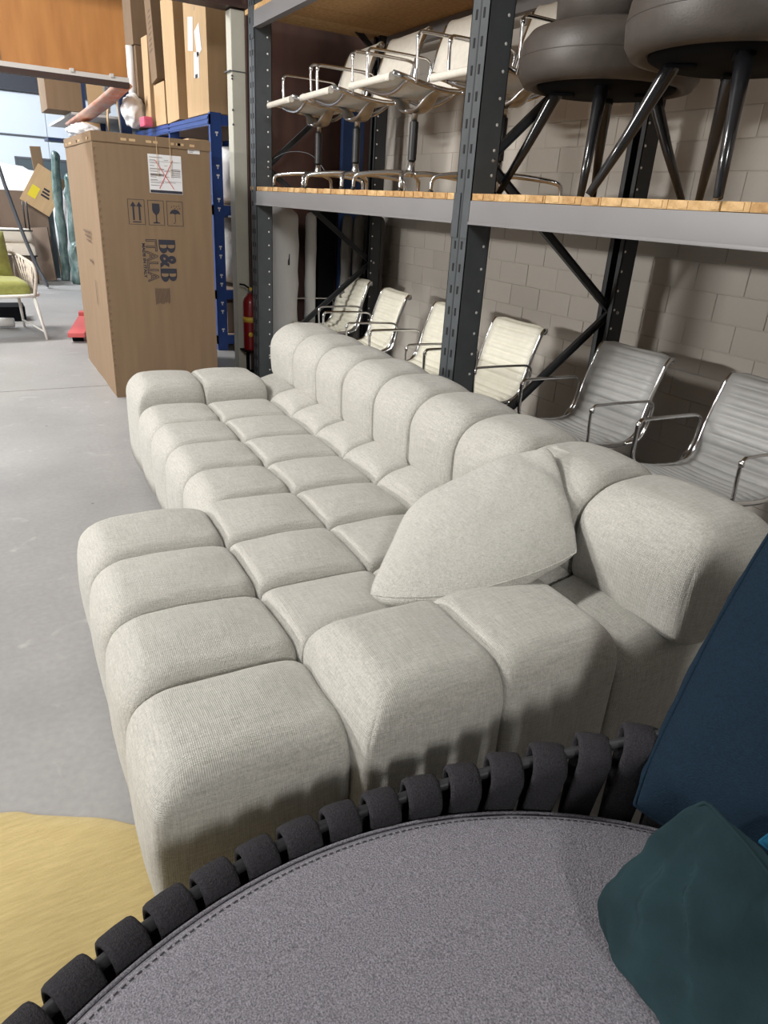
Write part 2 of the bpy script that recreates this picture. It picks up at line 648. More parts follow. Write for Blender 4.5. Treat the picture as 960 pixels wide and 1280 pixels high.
# ceiling lamps (bodies under the area lights)
def ceiling_lamp(x, y, label, sx=.5, sy=1.2):
    t = thing('ceiling_lamp', label, 'lamp', (x, y, 4.33), 0)
    obj('housing', bb(-sx / 2 - .03, sx / 2 + .03, -sy / 2 - .03, sy / 2 + .03, .02, .08, bev=.008), M['whitep'], t, False)
    obj('diffuser', bb(-sx / 2, sx / 2, -sy / 2, sy / 2, 0, .02), M['lit'], t, False)
    for s in (-1, 1):
        obj('suspension', tube(bm_(), [(0, s * sy * .4, .08), (0, s * sy * .4, .27)], .003, 6), M['chrome2'], t)
ceiling_lamp(-1.4, -4.8, 'ceiling light panel behind the viewer over the round daybed')
ceiling_lamp(-2.5, 3.4, 'ceiling light panel left of the sectional sofa')
wl = thing('fill_lamp', 'long white fill lamp added unseen on the left wall', 'lamp', (-5.78, 4.7, 2.12), R(0))  # added body for the low fill light, out of view
obj('housing', bb(-.22, -.05, -.75, .75, -.12, .12, bev=.01), M['whitep'], wl, False)
obj('diffuser', bb(-.05, -.02, -.70, .70, -.10, .10), M['lit'], wl, False)
ceiling_lamp(-1.6, 8.6, 'ceiling light panel over the green cushioned armchair')
ceiling_lamp(-1.2, 13.6, 'ceiling light panel over the cardboard sheets at the far wall')

# ------------------------------------------------------------------ rug
def rug():
    bm = bm_()
    outline = [(-.9, 1.10), (-.75, 1.48), (-.45, 1.60), (-.15, 1.54), (-.06, 1.49), (.01, 1.45), (.08, 1.41), (.14, 1.36), (.3, 1.22), (.42, 1.0),
               (.40, .3), (.2, -.5), (-.4, -.9), (-.9, -.6), (-1.05, .3)]
    pts = curve([(x, y, 0) for x, y in outline], 8, True)
    cx, cy = -.3, .4
    prev = None
    levels = [(1.0, .0), (1.0, .008), (.992, .014), (.96, .015)] + [(k, .015) for k in (.9, .8, .7, .6, .5, .4, .3, .2, .1)]
    for s, z in levels:
        ring = []
        for p in pts:
            x, y = cx + (p.x - cx) * s, cy + (p.y - cy) * s
            dz = .0035 * noise.noise(Vector((x * 7, y * 7, 0))) if z > .01 else 0
            ring.append(bm.verts.new((x, y, z + dz)))
        if prev:
            for i in range(len(ring)):
                j = (i + 1) % len(ring)
                bm.faces.new((prev[i], prev[j], ring[j], ring[i]))
        prev = ring
    c = bm.verts.new((cx, cy, .015))
    for i in range(len(prev)):
        bm.faces.new((prev[i], prev[(i + 1) % len(prev)], c))
    o = obj('rug', bm, M['rug'])
    tag(o, 'mustard yellow silky rug with curved edge on the concrete floor', 'rug')
rug()

# ------------------------------------------------------------------ sectional sofa
def tuft(x0, x1, y0, y1, z0, z1, ix=(.035, .035), iy=(.032, .032), rx=None, ry=None, bulge=(0, 0, 0, 0, .02), shear=None, seed=0, n=14, rv=.014, lev=9, under=0):
    """upholstered block: straight sides that roll over into a swollen top; ix/iy horizontal and rx/ry vertical
    size of that roll on the low/high side, rv radius of the standing corners"""
    rx = rx or tuple(a * 1.25 + .008 for a in ix)
    ry = ry or tuple(a * 1.25 + .008 for a in iy)
    rmax = max(rx + ry)
    zs = [z0 + (z1 - rmax - z0) * k / 4 for k in range(4)]
    if under:
        zs = [z0 + under * (1 - math.cos(PI / 2 * k / 6)) for k in range(6)] + [z0 + under + (z1 - rmax - z0 - under) * k / 3 for k in range(3)]
    zs = zs + [z1 - rmax * (1 - math.sin(PI / 2 * k / lev)) for k in range(lev + 1)]
    T = [(1 - math.cos(PI * k / n)) / 2 for k in range(n + 1)]

    def inset(r, h, z):
        q = (z - (z1 - h)) / h
        return 0 if q <= 0 else r * (1 - math.sqrt(max(0, 1 - q * q)))
    bm = bm_()

    def pt(a, b, z):
        l, r = x0 + inset(ix[0], rx[0], z), x1 - inset(ix[1], rx[1], z)
        if under and z < z0 + under:
            l += under * .8 * (1 - math.sqrt(max(0, 1 - ((z0 + under - z) / under) ** 2)))
        d, u = y0 + inset(iy[0], ry[0], z), y1 - inset(iy[1], ry[1], z)
        x, y = l + (r - l) * a, d + (u - d) * b
        v = rv + .35 * min(inset(ix[0], rx[0], z) + inset(iy[0], ry[0], z), .05)
        cx, cy = min(max(x, l + v), r - v), min(max(y, d + v), u - v)
        if cx != x and cy != y:
            dx, dy = (x - cx), (y - cy)
            m = max(abs(dx), abs(dy)) / math.hypot(dx, dy)
            x, y = cx + dx * m, cy + dy * m
        U_, V_ = 2 * (x - x0) / (x1 - x0) - 1, 2 * (y - y0) / (y1 - y0) - 1
        W_ = (z - z0) / (z1 - z0)
        q = lambda t: max(0, 1 - t * t)
        s_ = math.sin(PI * min(1, W_ * .85 + .05))
        if bulge[0]:
            x -= bulge[0] * q(V_) * s_ * (1 - a) ** 3
        if bulge[1]:
            x += bulge[1] * q(V_) * s_ * a ** 3
        if bulge[2]:
            y -= bulge[2] * q(U_) * s_ * (1 - b) ** 3
        if bulge[3]:
            y += bulge[3] * q(U_) * s_ * b ** 3
        top = max(0, (z - (z1 - rmax)) / rmax)
        zz = z + bulge[4] * q(U_) * q(V_) * top
        if shear:
            zz += shear * (x - x0) * W_
        p = Vector((x, y, zz))
        nn = noise.noise(Vector((x * 5 + seed * 3.1, y * 5, z * 5))) + .4 * noise.noise(Vector((x * 13 + seed * 3.1, y * 13, z * 13)))
        p.z += nn * .0045 * top
        if a in (0, 1):
            p.x += nn * .003 * (1 if a else -1)
        if b in (0, 1):
            p.y += nn * .003 * (1 if b else -1)
        return p
    per = [(i, 0) for i in range(n)] + [(n, j) for j in range(n)] + [(n - i, n) for i in range(n)] + [(0, n - j) for j in range(n)]
    prev = None
    for z in zs:
        ring = [bm.verts.new(pt(T[i], T[j], z)) for i, j in per]
        if prev:
            for k in range(len(per)):
                k2 = (k + 1) % len(per)
                bm.faces.new((prev[k], prev[k2], ring[k2], ring[k]))
        else:
            bm.faces.new(ring)
        prev = ring
    grid = {ij: v for ij, v in zip(per, prev)}
    for i in range(1, n):
        for j in range(1, n):
            grid[(i, j)] = bm.verts.new(pt(T[i], T[j], zs[-1]))
    for i in range(n):
        for j in range(n):
            bm.faces.new((grid[(i, j)], grid[(i + 1, j)], grid[(i + 1, j + 1)], grid[(i, j + 1)]))
    return bm


def sofa():
    Y0 = 2.3
    t = thing('sectional_sofa', 'long oatmeal linen sectional sofa of square tufts with a chaise at its near end', 'sofa', (0, Y0, 0), -.027)
    rows = [(1.02, 1.345), (1.345, 1.675), (1.675, 2.005), (2.005, 2.335), (2.335, 2.665), (2.665, 2.995), (2.995, 3.325), (3.325, 3.66), (3.66, 4.04)]
    rows = [(a - Y0, b - Y0) for a, b in rows]
    c0, c1, c2, c3, c4 = .175, .60, .955, 1.305, 1.505
    S, E = .025, .085                        # seam roll, free edge roll
    for n, (a, b) in enumerate(rows):
        near, far = n == 0, n == len(rows) - 1
        zt = .425
        if n < 4:
            obj('seat_tuft', tuft(c0, c1, a, b, .05, zt, (.080, S), (.070 if near else .042, .042 if n < 3 else .070),
                                  bulge=(.022, 0, .012 if near else 0, .01 if n == 3 else 0, .026), seed=n, rv=.034), M['sofa'], t)
        arm = near or far
        z1 = .520 if arm else zt
        # arms end a little beyond the seat rows
        a2 = a - .05 if near else a
        if arm:
            ia = (.075, .075)
            obj('arm_tuft', tuft(c1, c2, a2, b, .05, z1, (.085, S), ia, bulge=(.012, 0, .012, .012, .022), seed=n + 20, rv=.018), M['sofa'], t)
            obj('arm_tuft', tuft(c2, c3, a2, b, .05, z1, (S, .04), ia, bulge=(0, 0, .012, .012, .020), seed=n + 30), M['sofa'], t)
        else:
            obj('seat_tuft', tuft(c1, c2, a, b, .05, z1, (.075 if n > 3 else S, S), (.040, .040), bulge=(.022 if n > 3 else 0, 0, 0, 0, .026), seed=n + 20, rv=.034 if n > 3 else .012), M['sofa'], t)
            obj('seat_tuft', tuft(c2, c3, a, b, .05, z1, (S, .03), (.038, .038), bulge=(0, 0, 0, 0, .026), seed=n + 30), M['sofa'], t)
        obj('roll_tuft', tuft(c3, c4 + .06, a2, b, .05, .434, (.05, .045), (.06 if near else .032, .06 if far else .032), bulge=(0, 0, .01 if near else 0, 0, .036),
                              shear=.19, seed=n + 40), M['sofa'], t)
        a3 = a - .085 if near else a
        obj('back_tuft', tuft(c4 - .055, 1.83, a3, b, .455, .765, (.115, .14), (.080 if near else .046, .080 if far else .046), rx=(.14, .13), bulge=(.030, 0, .02 if near else 0, .02 if far else 0, .022),
                              seed=n + 50, rv=.036, lev=11, under=.05), M['sofa'], t)
    bbm = bm_()
    box(bbm, 1.52, 1.80, rows[0][0] + .02, rows[-1][1] - .02, .05, .60, bev=.02)
    obj('back_shell', bbm, M['sofa'], t, True, angle=SH)
    base = bm_()
    box(base, .72, 1.74, rows[0][0] + .05, rows[-1][1] - .05, .03, .09)
    box(base, .24, .75, rows[0][0] + .05, rows[3][1] - .05, .03, .09)
    obj('base', base, M['black'], t, False)
    for x, y in ((.30, rows[0][0] + .10), (.30, rows[3][1] - .10), (.80, rows[-1][1] - .10), (.80, rows[5][0]), (1.65, rows[0][0] + .1), (1.65, rows[-1][1] - .1), (1.65, rows[4][0])):
        obj('foot', lathe(bm_(), [(0, 0), (.022, 0), (.024, .035), (0, .035)], 16), M['blackplastic'], t, loc=(x, y, 0))
    return t
sofa()


# ------------------------------------------------------------------ pillows
def pillow(A, B, C, D, T=.08, n=26, pinch=.05, seed=0, wr=.006, sag=0, bow=0, cr=.02, folds=()):
    """cushion through four corners A(u-,v-) B(u+,v-) C(u+,v+) D(u-,v+)"""
    A, B, C, D = map(Vector, (A, B, C, D))
    nrm = ((B - A).cross(D - A) + (C - B).cross(C - D)).normalized()
    bm = bm_()
    def P(u, v, side):
        # pulled-in sides
        uu = u * (1 - pinch * (1 - v * v) * abs(u))
        vv = v * (1 - pinch * (1 - u * u) * abs(v)) - (bow * (1 - u * u) * (1 - v) / 2)
        k_ = 1 - cr * (u * v) ** 4
        uu, vv = uu * k_, vv * k_
        a, b = (uu + 1) / 2, (vv + 1) / 2
        p = A * (1 - a) * (1 - b) + B * a * (1 - b) + C * a * b + D * (1 - a) * b
        t = ((max(0, 1 - abs(u) ** 2.2)) * (max(0, 1 - abs(v) ** 2.2))) ** .5
        w = noise.noise(Vector((u * 2.2 + seed, v * 2.2, side))) + .5 * noise.noise(Vector((u * 5 + v * 3 + seed, v * 5 - u * 2, side)))
        for fa, fb, fc, fw, fd, f0, f1 in folds:      # creases: line fa*u+fb*v=fc, width, depth, start and end along it
            d_ = (fa * u + fb * v - fc) / fw
            l_ = -fb * u + fa * v
            e_ = max(0, min(1, (l_ - f0) * 3)) * max(0, min(1, (f1 - l_) * 3))
            p = p - nrm * (side * fd * math.exp(-d_ * d_) * e_ * min(1, t * 3))
        return p + nrm * (side * (T * t + wr * w * t ** .5 * 2) + wr * 2 * noise.noise(Vector((u * 1.6, v * 1.6, seed)))) - Vector((0, 0, sag)) * (1 - u * u) * (1 - v * v)
    grids = []
    for side in (1, -1):
        g = [[None] * (n + 1) for _ in range(n + 1)]
        for i in range(n + 1):
            for j in range(n + 1):
                u, v = math.sin((2 * i / n - 1) * PI / 2), math.sin((2 * j / n - 1) * PI / 2)
                if side == -1 and (i in (0, n) or j in (0, n)):
                    g[i][j] = grids[0][i][j]
                else:
                    g[i][j] = bm.verts.new(P(u, v, side))
        grids.append(g)
        for i in range(n):
            for j in range(n):
                q = (g[i][j], g[i + 1][j], g[i + 1][j + 1], g[i][j + 1])
                bm.faces.new(q if side == 1 else q[::-1])
    seam = []
    g = grids[0]
    seam += [g[i][0].co.copy() for i in range(n)] + [g[n][j].co.copy() for j in range(n)] + [g[n - i][n].co.copy() for i in range(n)] + [g[0][n - j].co.copy() for j in range(n)]
    return bm, seam


def pillow_thing(name, label, m, corners, T, piping=.0035, cat='cushion', **k):
    bm, seam = pillow(*corners, T=T, **k)
    o = obj(name, bm, m)
    tag(o, label, cat)
    if piping:
        obj('piping', tube(bm_(), seam, piping, 6, closed=True), m, o)
    return o


pillow_thing('scatter_cushion', 'square oatmeal linen cushion lying tilted against the near sofa back', M['pillow'],
             ((.785, 1.40, .480), (1.36, 1.20, .60), (1.475, 1.51, .80), (1.10, 1.72, .555)), .13, seed=3, pinch=.02, wr=.006, piping=.0022, bow=.30, n=40, cr=.05, folds=((.3, -.95, .55, .10, .006, -.6, .7), (.8, .6, .75, .10, .007, -.8, .4)))

# ------------------------------------------------------------------ round daybed
def daybed():
    cx, cy = .37, -.08
    t = thing('round_daybed', 'round grey daybed with a curved backrest of charcoal padded bands', 'daybed', (cx, cy, 0))
    Rr_, Rc = .91, .872
    prof = [(0, .20), (Rc - .05, .20), (Rc - .015, .215), (Rc, .25), (Rc + .002, .33), (Rc, .385), (Rc - .008, .401), (Rc - .022, .412),
            (Rc - .06, .420), (Rc - .16, .428), (Rc - .35, .433), (Rc - .6, .435), (0, .436)]
    obj('seat_cushion', lathe(bm_(), prof, 128), M['daybed'], t)
    n = 128
    obj('piping', tube(bm_(), [((Rc - .004) * math.cos(2 * PI * k / n), (Rc - .004) * math.sin(2 * PI * k / n), .402) for k in range(n)], .0038, 6, closed=True), M['daybed'], t)
    st = bm_()
    ns = 420
    for k in range(ns):
        a = 2 * PI * k / ns
        a2 = a + 2 * PI / ns * .6
        r = Rc - .026
        tube(st, [(r * math.cos(a), r * math.sin(a), .4142), (r * math.cos(a2), r * math.sin(a2), .4142)], .0011, 4)
    o = obj('stitching', st, M['stitch'], t)
    o['kind'] = 'stuff'
    obj('base_plate', lathe(bm_(), [(0, .17), (Rr_ - .03, .17), (Rr_ - .03, .20), (0, .20)], 64), M['rimtube'], t, True, angle=SH)
    # rim height around the circle (low in front of the chaise, higher towards the cushions)
    key = [(-80, .70), (-30, .71), (20, .70), (40, .655), (47.5, .612), (51.5, .575), (56, .545), (61, .513), (66, .487), (71, .464), (76, .446), (81, .432),
           (91, .420), (101, .414), (122, .414), (160, .412), (210, .412), (281, .70)]
    def rimz(a):
        a = (a + 80) % 360 - 80
        for (a0, z0), (a1, z1) in zip(key, key[1:]):
            if a0 <= a <= a1:
                return z0 + (z1 - z0) * (a - a0) / (a1 - a0)
        return .70
    pts = [(Rr_ * math.cos(R(a)), Rr_ * math.sin(R(a)), rimz(a) - .016) for a in range(-80, 280, 3)]
    obj('rim_tube', tube(bm_(), pts, .0105, 8, closed=True), M['rimtube'], t)
    pts = [((Rr_ + .01) * math.cos(R(a)), (Rr_ + .01) * math.sin(R(a)), .185) for a in range(0, 360, 4)]
    obj('lower_tube', tube(bm_(), pts, .0105, 8, closed=True), M['rimtube'], t)
    for a in (30, 100, 170, 240, 310):
        obj('leg', lathe(bm_(), [(0, 0), (.014, 0), (.02, .185), (0, .185)], 12), M['rimtube'], t, loc=(.78 * math.cos(R(a)), .78 * math.sin(R(a)), 0))

    def band(a, wid, slant):
        zt, zb = rimz(a), .165
        bm = bm_()
        hw = wid / 2
        # stadium path in (radial, z) and tangential drift of the inner strand
        path = []
        ro, ri = .032, -.030
        H = zt - zb
        for k in range(9):                       # over the top, outer to inner
            th = PI * k / 8
            path.append((.001 + .031 * math.cos(th), zt - .030 + .030 * math.sin(th), 0))
        for k in range(1, 9):
            f = k / 8
            path.append((ri + .008 * math.sin(PI * f), zt - .030 - (H - .05) * f, f))
        for k in range(1, 8):
            th = PI * k / 8
            path.append((-.03 * math.cos(th), zb + .02 - .02 * math.sin(th), 1 - k / 8))
        for k in range(1, 8):
            f = k / 8
            path.append((ro - .004 * math.sin(PI * f), zb + .02 + (H - .05) * f, 0))
        th_ = .0085
        sec = []
        m = 12
        for k in range(m):                       # rounded flat section: (tangential, normal)
            c, s_ = math.cos(2 * PI * k / m), math.sin(2 * PI * k / m)
            sec.append((hw * math.copysign(abs(c) ** .45, c), th_ * math.copysign(abs(s_) ** .8, s_)))
        N_ = len(path)
        rings = []
        for i in range(N_):
            a0, b0 = path[i - 1], path[(i + 1) % N_]
            tr, tz = b0[0] - a0[0], b0[1] - a0[1]
            L_ = math.hypot(tr, tz) or 1
            nr, nz = tz / L_, -tr / L_
            r0, z0, f0 = path[i]
            pinch_ = 1 - .12 * math.sin(PI * min(1, f0))
            ring = []
            for (q, h) in sec:
                ring.append(bm.verts.new((r0 + nr * h, q * pinch_ + slant * f0, z0 + nz * h)))
            rings.append(ring)
        for i in range(N_):
            A_, B_ = rings[i], rings[(i + 1) % N_]
            for k in range(m):
                bm.faces.new((A_[k], B_[k], B_[(k + 1) % m], A_[(k + 1) % m]))
        return obj('band', bm, M['band'], t, loc=(Rr_ * math.cos(R(a)), Rr_ * math.sin(R(a)), 0), rot=(0, 0, R(a)))
    a = 120.9
    angs = []
    while a > -70:
        angs.append(a)
        a -= 5.05 if a > 52 else 4.9
    a = 120.9 + 5.05
    while a < 285:
        angs.append(a)
        a += 5.05
    for k, a in enumerate(angs):
        band(a, .064 + .003 * math.sin(k * 2.3), .030 if rimz(a) > .47 else .012)
    return t
daybed()

pillow_thing('navy_cushion', 'large navy cushion leaning on the banded backrest of the daybed', M['navy'],
             ((.88, .575, .475), (1.10, .16, .46), (1.36, .24, .96), (1.19, .64, .975)), .13, seed=5, pinch=.03, wr=.010, piping=.004, cr=.05, n=40,
             folds=((.3, .95, .1, .12, .016, -.9, .5), (.7, .7, -.5, .10, .014, -1, 1), (.9, -.4, -.2, .10, .012, -.8, .8)))
pillow_thing('bright_blue_cushion', 'petrol blue cushion peeking out between navy and teal cushions', M['blue'],
             ((.93, .37, .58), (1.02, .02, .50), (1.20, .06, .80), (1.02, .36, .66)), .05, seed=9, pinch=.05, wr=.006, piping=.003)
pillow_thing('teal_cushion', 'dark teal velvet cushion standing on its corner at the frame edge of the daybed', M['teal'],
             ((.690, .450, .465), (.64, .17, .48), (.90, .24, .555), (.865, .435, .655)), .075, seed=12, pinch=.04, wr=.006, piping=.0035, cr=.10, n=60,
             folds=((.8, .6, .15, .15, .020, -.9, .9), (.95, .3, -.38, .16, .018, -.6, 1.2), (.9, .4, .62, .14, .014, -.6, 1)))

# ------------------------------------------------------------------ pallet rack
XF, XR = 2.0, 3.12
YU = [.09, 2.79, 5.62]
def upright_mesh(x0, x1, y0, y1, z1, face):
    """C channel: web towards the aisle (face=-1) or towards the wall, two flanges with lips"""
    bm = bm_()
    t = .004
    if face < 0:
        box(bm, x0, x0 + t, y0, y1, 0, z1)
    else:
        box(bm, x1 - t, x1, y0, y1, 0, z1)
    box(bm, x0, x1, y0, y0 + t, 0, z1)
    box(bm, x0, x1, y1 - t, y1, 0, z1)
    xe = x1 if face < 0 else x0
    box(bm, min(xe, xe - face * -t), max(xe, xe - face * -t), y0, y0 + .03, 0, z1)
    box(bm, min(xe, xe - face * -t), max(xe, xe - face * -t), y1 - .03, y1, 0, z1)
    return bm


def rack():
    t = thing('pallet_rack', 'slate grey pallet rack with chipboard shelves along the block wall', 'rack', (0, 0, 0))
    Z = 3.3
    for y in YU:
        y1 = y + .125
        up = obj('upright', upright_mesh(XF, XF + .13, y, y1, Z, -1), M['rack'], t, False)
        # pressed groove down the web
        obj('web_groove', bb(XF - .0015, XF, y + .058, y + .067, 0, Z), M['rackdark'], up, False)
        sl = bm_()
        k = 0
        z = .1
        while z < Z - .05:
            for yy in (y + .036, y + .089):
                box(sl, XF - .002, XF + .001, yy - .006, yy + .006, z - .018, z + .018)
            z += .10
        q = obj('slot', sl, M['hole'], up, False)
        q['kind'] = 'stuff'
        dt = bm_()
        z = .1
        while z < Z - .05:
            tube(dt, [(XF + .10, y - .0012, z), (XF + .10, y + .002, z)], .0068, 8)
            z += .10
        q = obj('punched_hole', dt, M['dot'], up, True)
        q['kind'] = 'stuff'
        up2 = obj('upright', upright_mesh(XR - .10, XR, y, y1 - .02, Z, 1), M['rackdark'], t, False)
        dt = bm_()
        z = .1
        while z < Z - .05:
            tube(dt, [(XR - .085, y - .0012, z), (XR - .085, y + .002, z)], .0068, 8)
            z += .10
        q = obj('punched_hole', dt, M['dot'], up2, True)
        q['kind'] = 'stuff'
        obj('foot_plate', bb(XF - .03, XF + .16, y - .02, y1 + .02, 0, .006), M['rackdark'], t, False)
        obj('foot_plate', bb(XR - .13, XR + .03, y - .02, y1, 0, .006), M['rackdark'], t, False)
        # braces: zig zag between front and rear upright
        ym = y + .055
        zz = [(XF + .10, .22), (XR - .06, .985), (XF + .10, 1.66), (XR - .06, 2.50), (XF + .10, 3.2)]
        for (xa, za), (xb, zb) in zip(zz, zz[1:]):
            d = Vector((xb - xa, 0, zb - za))
            L_ = d.length
            ang_ = math.atan2(d.z, d.x)
            b = bm_()
            box(b, 0, L_, -.0025, .0025, -.02, .02)
            box(b, 0, L_, -.02, .0025, .017, .02)
            box(b, 0, L_, -.02, .0025, -.02, -.017)
            obj('brace', b, M['rackdark'], t, False, loc=(xa, ym, za), rot=(0, -ang_, 0))
        for (xa, za) in zz[:4]:
            obj('bolt', lathe(bm_(), [(0, .008), (.007, .007), (.010, 0)], 8), M['chrome2'], t, loc=(xa, y - .001, za), rot=(R(90), 0, 0))
    # beams per bay, front and rear, two levels
    for lev, (z0, z1) in enumerate(((1.392, 1.492), (2.545, 2.645))):
        for bi in range(2):
            ya, yb = YU[bi] + .127, YU[bi + 1] - .002
            for x0, x1 in ((XF - .004, XF + .046), (XR - .046, XR + .004)):
                b = bm_()
                box(b, x0, x1, ya, yb, z0, z1, bev=.004)
                # rolled lip along the bottom edge
                bo = obj('beam', b, M['beam'], t, True, angle=SH)
                obj('beam_lip', bb(x0 - .004 if x0 < 2.5 else x1, x0 if x0 < 2.5 else x1 + .004, ya, yb, z0, z0 + .012, bev=.0015), M['beam'], bo, True, angle=SH)
            for y in (ya, yb):
                s = 1 if y == ya else -1
                obj('beam_connector', bb(XF - .010, XF - .003, min(y, y - s * .05), max(y, y - s * .05), z0 - .075, z1 + .09, bev=.002) if False else
                    bb(XF - .006, XF - .0022, min(y, y - s * .052), max(y, y - s * .052), z0 - .06, z1 + .03), M['rack'], t, False)
        # deck boards, each a part; their ends face the aisle
        if lev == 0:
            bw, th = .099, .028
        else:
            bw, th = .30, .03
        meshes = []
        for v in range(4):
            b = bm_()
            e = rnd.uniform(-.002, .002)
            box(b, 0, XR - XF - .02, 0, bw - .0015, 0, th)
            # broken tongue along one edge of the visible end
            box(b, -.002 - abs(e), 0.001, .01 * v, .03 + .012 * v, .004, th - .003)
            meshes.append(mesh_of('plank', b, M['chip'] if v % 2 else M['chip2'], False))
        y = .12
        k = 0
        while y < 5.70:
            me = meshes[rnd.randrange(4)]
            obj('plank', me, None, t, loc=(XF + .005 + rnd.uniform(-.004, .002), y, z1 + .001 + rnd.uniform(0, .0015)))
            y += bw
            k += 1
rack()
SHELF = 1.521


# ------------------------------------------------------------------ conference chairs
def chair(name, label, col, ribbed, group=None, raise_=0.0, W=.445, fx=0.0):
    """faces -x, origin on the floor under the column"""
    t = thing(name, label, 'chair', (0, 0, 0), 0, group)
    dz = raise_
    ctrl = [(-.262, .425), (-.268, .445), (-.255, .462), (-.225, .463), (-.15, .447), (-.05, .430), (.05, .422), (.12, .425), (.175, .445), (.21, .485),
            (.228, .54), (.245, .61), (.268, .69), (.298, .77), (.315, .815), (.330, .835), (.350, .838), (.362, .825), (.358, .81)]
    pr = curve([(x - fx * max(0, min(1, (.05 - x) / .25)), 0, z + dz) for x, z in ctrl], 8)
    # resample evenly
    L = [0]
    for a, b in zip(pr, pr[1:]):
        L.append(L[-1] + (b - a).length)
    tot = L[-1]
    n = 168 if ribbed else 60
    P = []
    i = 0
    for k in range(n + 1):
        s = tot * k / n
        while i < len(L) - 2 and L[i + 1] < s:
            i += 1
        f = (s - L[i]) / max(1e-9, L[i + 1] - L[i])
        P.append(pr[i].lerp(pr[i + 1], f))
    mw = 8
    bm = bm_()
    top, bot = [], []
    pitch = .048
    for k, p in enumerate(P):
        tg = (P[min(k + 1, n)] - P[max(k - 1, 0)]).normalized()
        nr = Vector((-tg.z, 0, tg.x))          # upper/front side
        s = tot * k / n
        h = .0
        if ribbed:
            ph = (s % pitch) / pitch
            h = .018 * (math.sin(PI * ph) ** .5)
        a, b = [], []
        for j in range(mw + 1):
            v = 2 * j / mw - 1
            sag = -.010 * (1 - v * v)
            y = v * W / 2
            a.append(bm.verts.new(p + Vector((0, y, 0)) + nr * (sag + .004 + h * (1 - abs(v) ** 8))))
            b.append(bm.verts.new(p + Vector((0, y, 0)) + nr * (sag - .003)))
        top.append(a)
        bot.append(b)
    for k in range(n):
        for j in range(mw):
            bm.faces.new((top[k][j], top[k][j + 1], top[k + 1][j + 1], top[k + 1][j]))
            bm.faces.new((bot[k][j], bot[k + 1][j], bot[k + 1][j + 1], bot[k][j + 1]))
        bm.faces.new((top[k][0], top[k + 1][0], bot[k + 1][0], bot[k][0]))
        bm.faces.new((top[k][mw], bot[k][mw], bot[k + 1][mw], top[k + 1][mw]))
    for e in (0, n):
        for j in range(mw):
            bm.faces.new((top[e][j], bot[e][j], bot[e][j + 1], top[e][j + 1]))
    seat = obj('seat_sling', bm, col, t)
    # rolled front and top ends
    fr, tp = P[2], P[-6]
    obj('front_roll', tube(bm_(), [(-.252 - fx, -W / 2 - .002, .445 + dz), (-.252 - fx, W / 2 + .002, .445 + dz)], .0185, 14), col, t, True, angle=R(50))
    tr = obj('top_roll', tube(bm_(), [(.345, -W / 2 - .004, .822 + dz), (.345, W / 2 + .004, .822 + dz)], .0165, 14), col, t, True, angle=R(50))
    for s in (-1, 1):
        y = s * (W / 2 + .008)
        obj('side_rail', tube(bm_(), [(p.x, y, p.z - .004) for p in P[3:-4:4]], .012, 8, flat=(.65, 1.15)), M['chrome'], t)
        obj('end_cap', lathe(bm_(), [(0, .010), (.010, .010), (.014, .006), (.0175, 0), (.010, 0), (0, -.001)], 12), M['chrome2'], tr, loc=(.345, s * (W / 2 + .003), .822 + dz), rot=(R(-90 * s), 0, 0))
        # arm loop: up from the seat rail, back along the rest, into the back rail
        y2 = s * (W / 2 + .040)
        arm = curve([(-.145, y + s * .004, .430 + dz), (-.160, y2, .47 + dz), (-.168, y2, .56 + dz), (-.168, y2, .620 + dz), (-.155, y2, .641 + dz), (-.13, y2, .646 + dz),
                     (.02, y2, .646 + dz), (.14, y2, .644 + dz), (.205, y2, .640 + dz), (.236, y2, .622 + dz), (.240, y2, .585 + dz), (.222, y2, .50 + dz), (.185, y2, .445 + dz), (.13, y + s * .004, .418 + dz)], 5)
        obj('armrest', tube(bm_(), arm, .0088, 8, flat=(.8, 1.2)), M['chrome'], t)
        for x, z in ((-.167, .622),):
            obj('arm_joint', lathe(bm_(), [(0, -.014), (.0115, -.010), (.0125, 0), (.0115, .010), (0, .014)], 10), M['chrome'], t, loc=(x, y2, z + dz))
        # cast bracket from column head to side rail
        br = curve([(.0, s * .016, .335 + dz), (-.005, s * .07, .337 + dz), (-.004, s * .115, .352 + dz), (0, s * .150, .380 + dz), (.0, s * .19, .400 + dz), (0, y, .415 + dz)], 5)
        obj('seat_bracket', tube(bm_(), br, [.030 - .0006 * i for i in range(len(br))], 10, flat=(1.9, .42), ref=Vector((0, 0, 1))), M['chrome2'], t)
    # spreaders
    sp = curve([(-.19, -W / 2, .445 + dz), (-.175, -.12, .415 + dz), (-.17, 0, .403 + dz), (-.175, .12, .415 + dz), (-.19, W / 2, .445 + dz)], 5)
    obj('spreader', tube(bm_(), sp, .010, 8, flat=(.8, 1.3)), M['chrome'], t)
    sp = curve([(.10, -W / 2, .415 + dz), (.10, -.12, .385 + dz), (.10, 0, .372 + dz), (.10, .12, .385 + dz), (.10, W / 2, .415 + dz)], 5)
    obj('spreader', tube(bm_(), sp, .010, 8, flat=(.8, 1.3)), M['chrome'], t)
    sp = curve([(.262, -W / 2, .65 + dz), (.280, -.12, .655 + dz), (.285, 0, .656 + dz), (.280, .12, .655 + dz), (.262, W / 2, .65 + dz)], 5)
    obj('spreader', tube(bm_(), sp, .009, 8, flat=(.8, 1.3)), M['chrome'], t)
    # column
    obj('column', lathe(bm_(), [(0, .085), (.030, .085), (.030, .11), (.022, .13), (.019, .175), (0, .175)], 20), M['chrome'], t)
    obj('column_sleeve', lathe(bm_(), [(0, .17), (.0245, .17), (.0245, .285 + dz), (0, .285 + dz)], 20), M['blackplastic'], t, True, angle=SH)
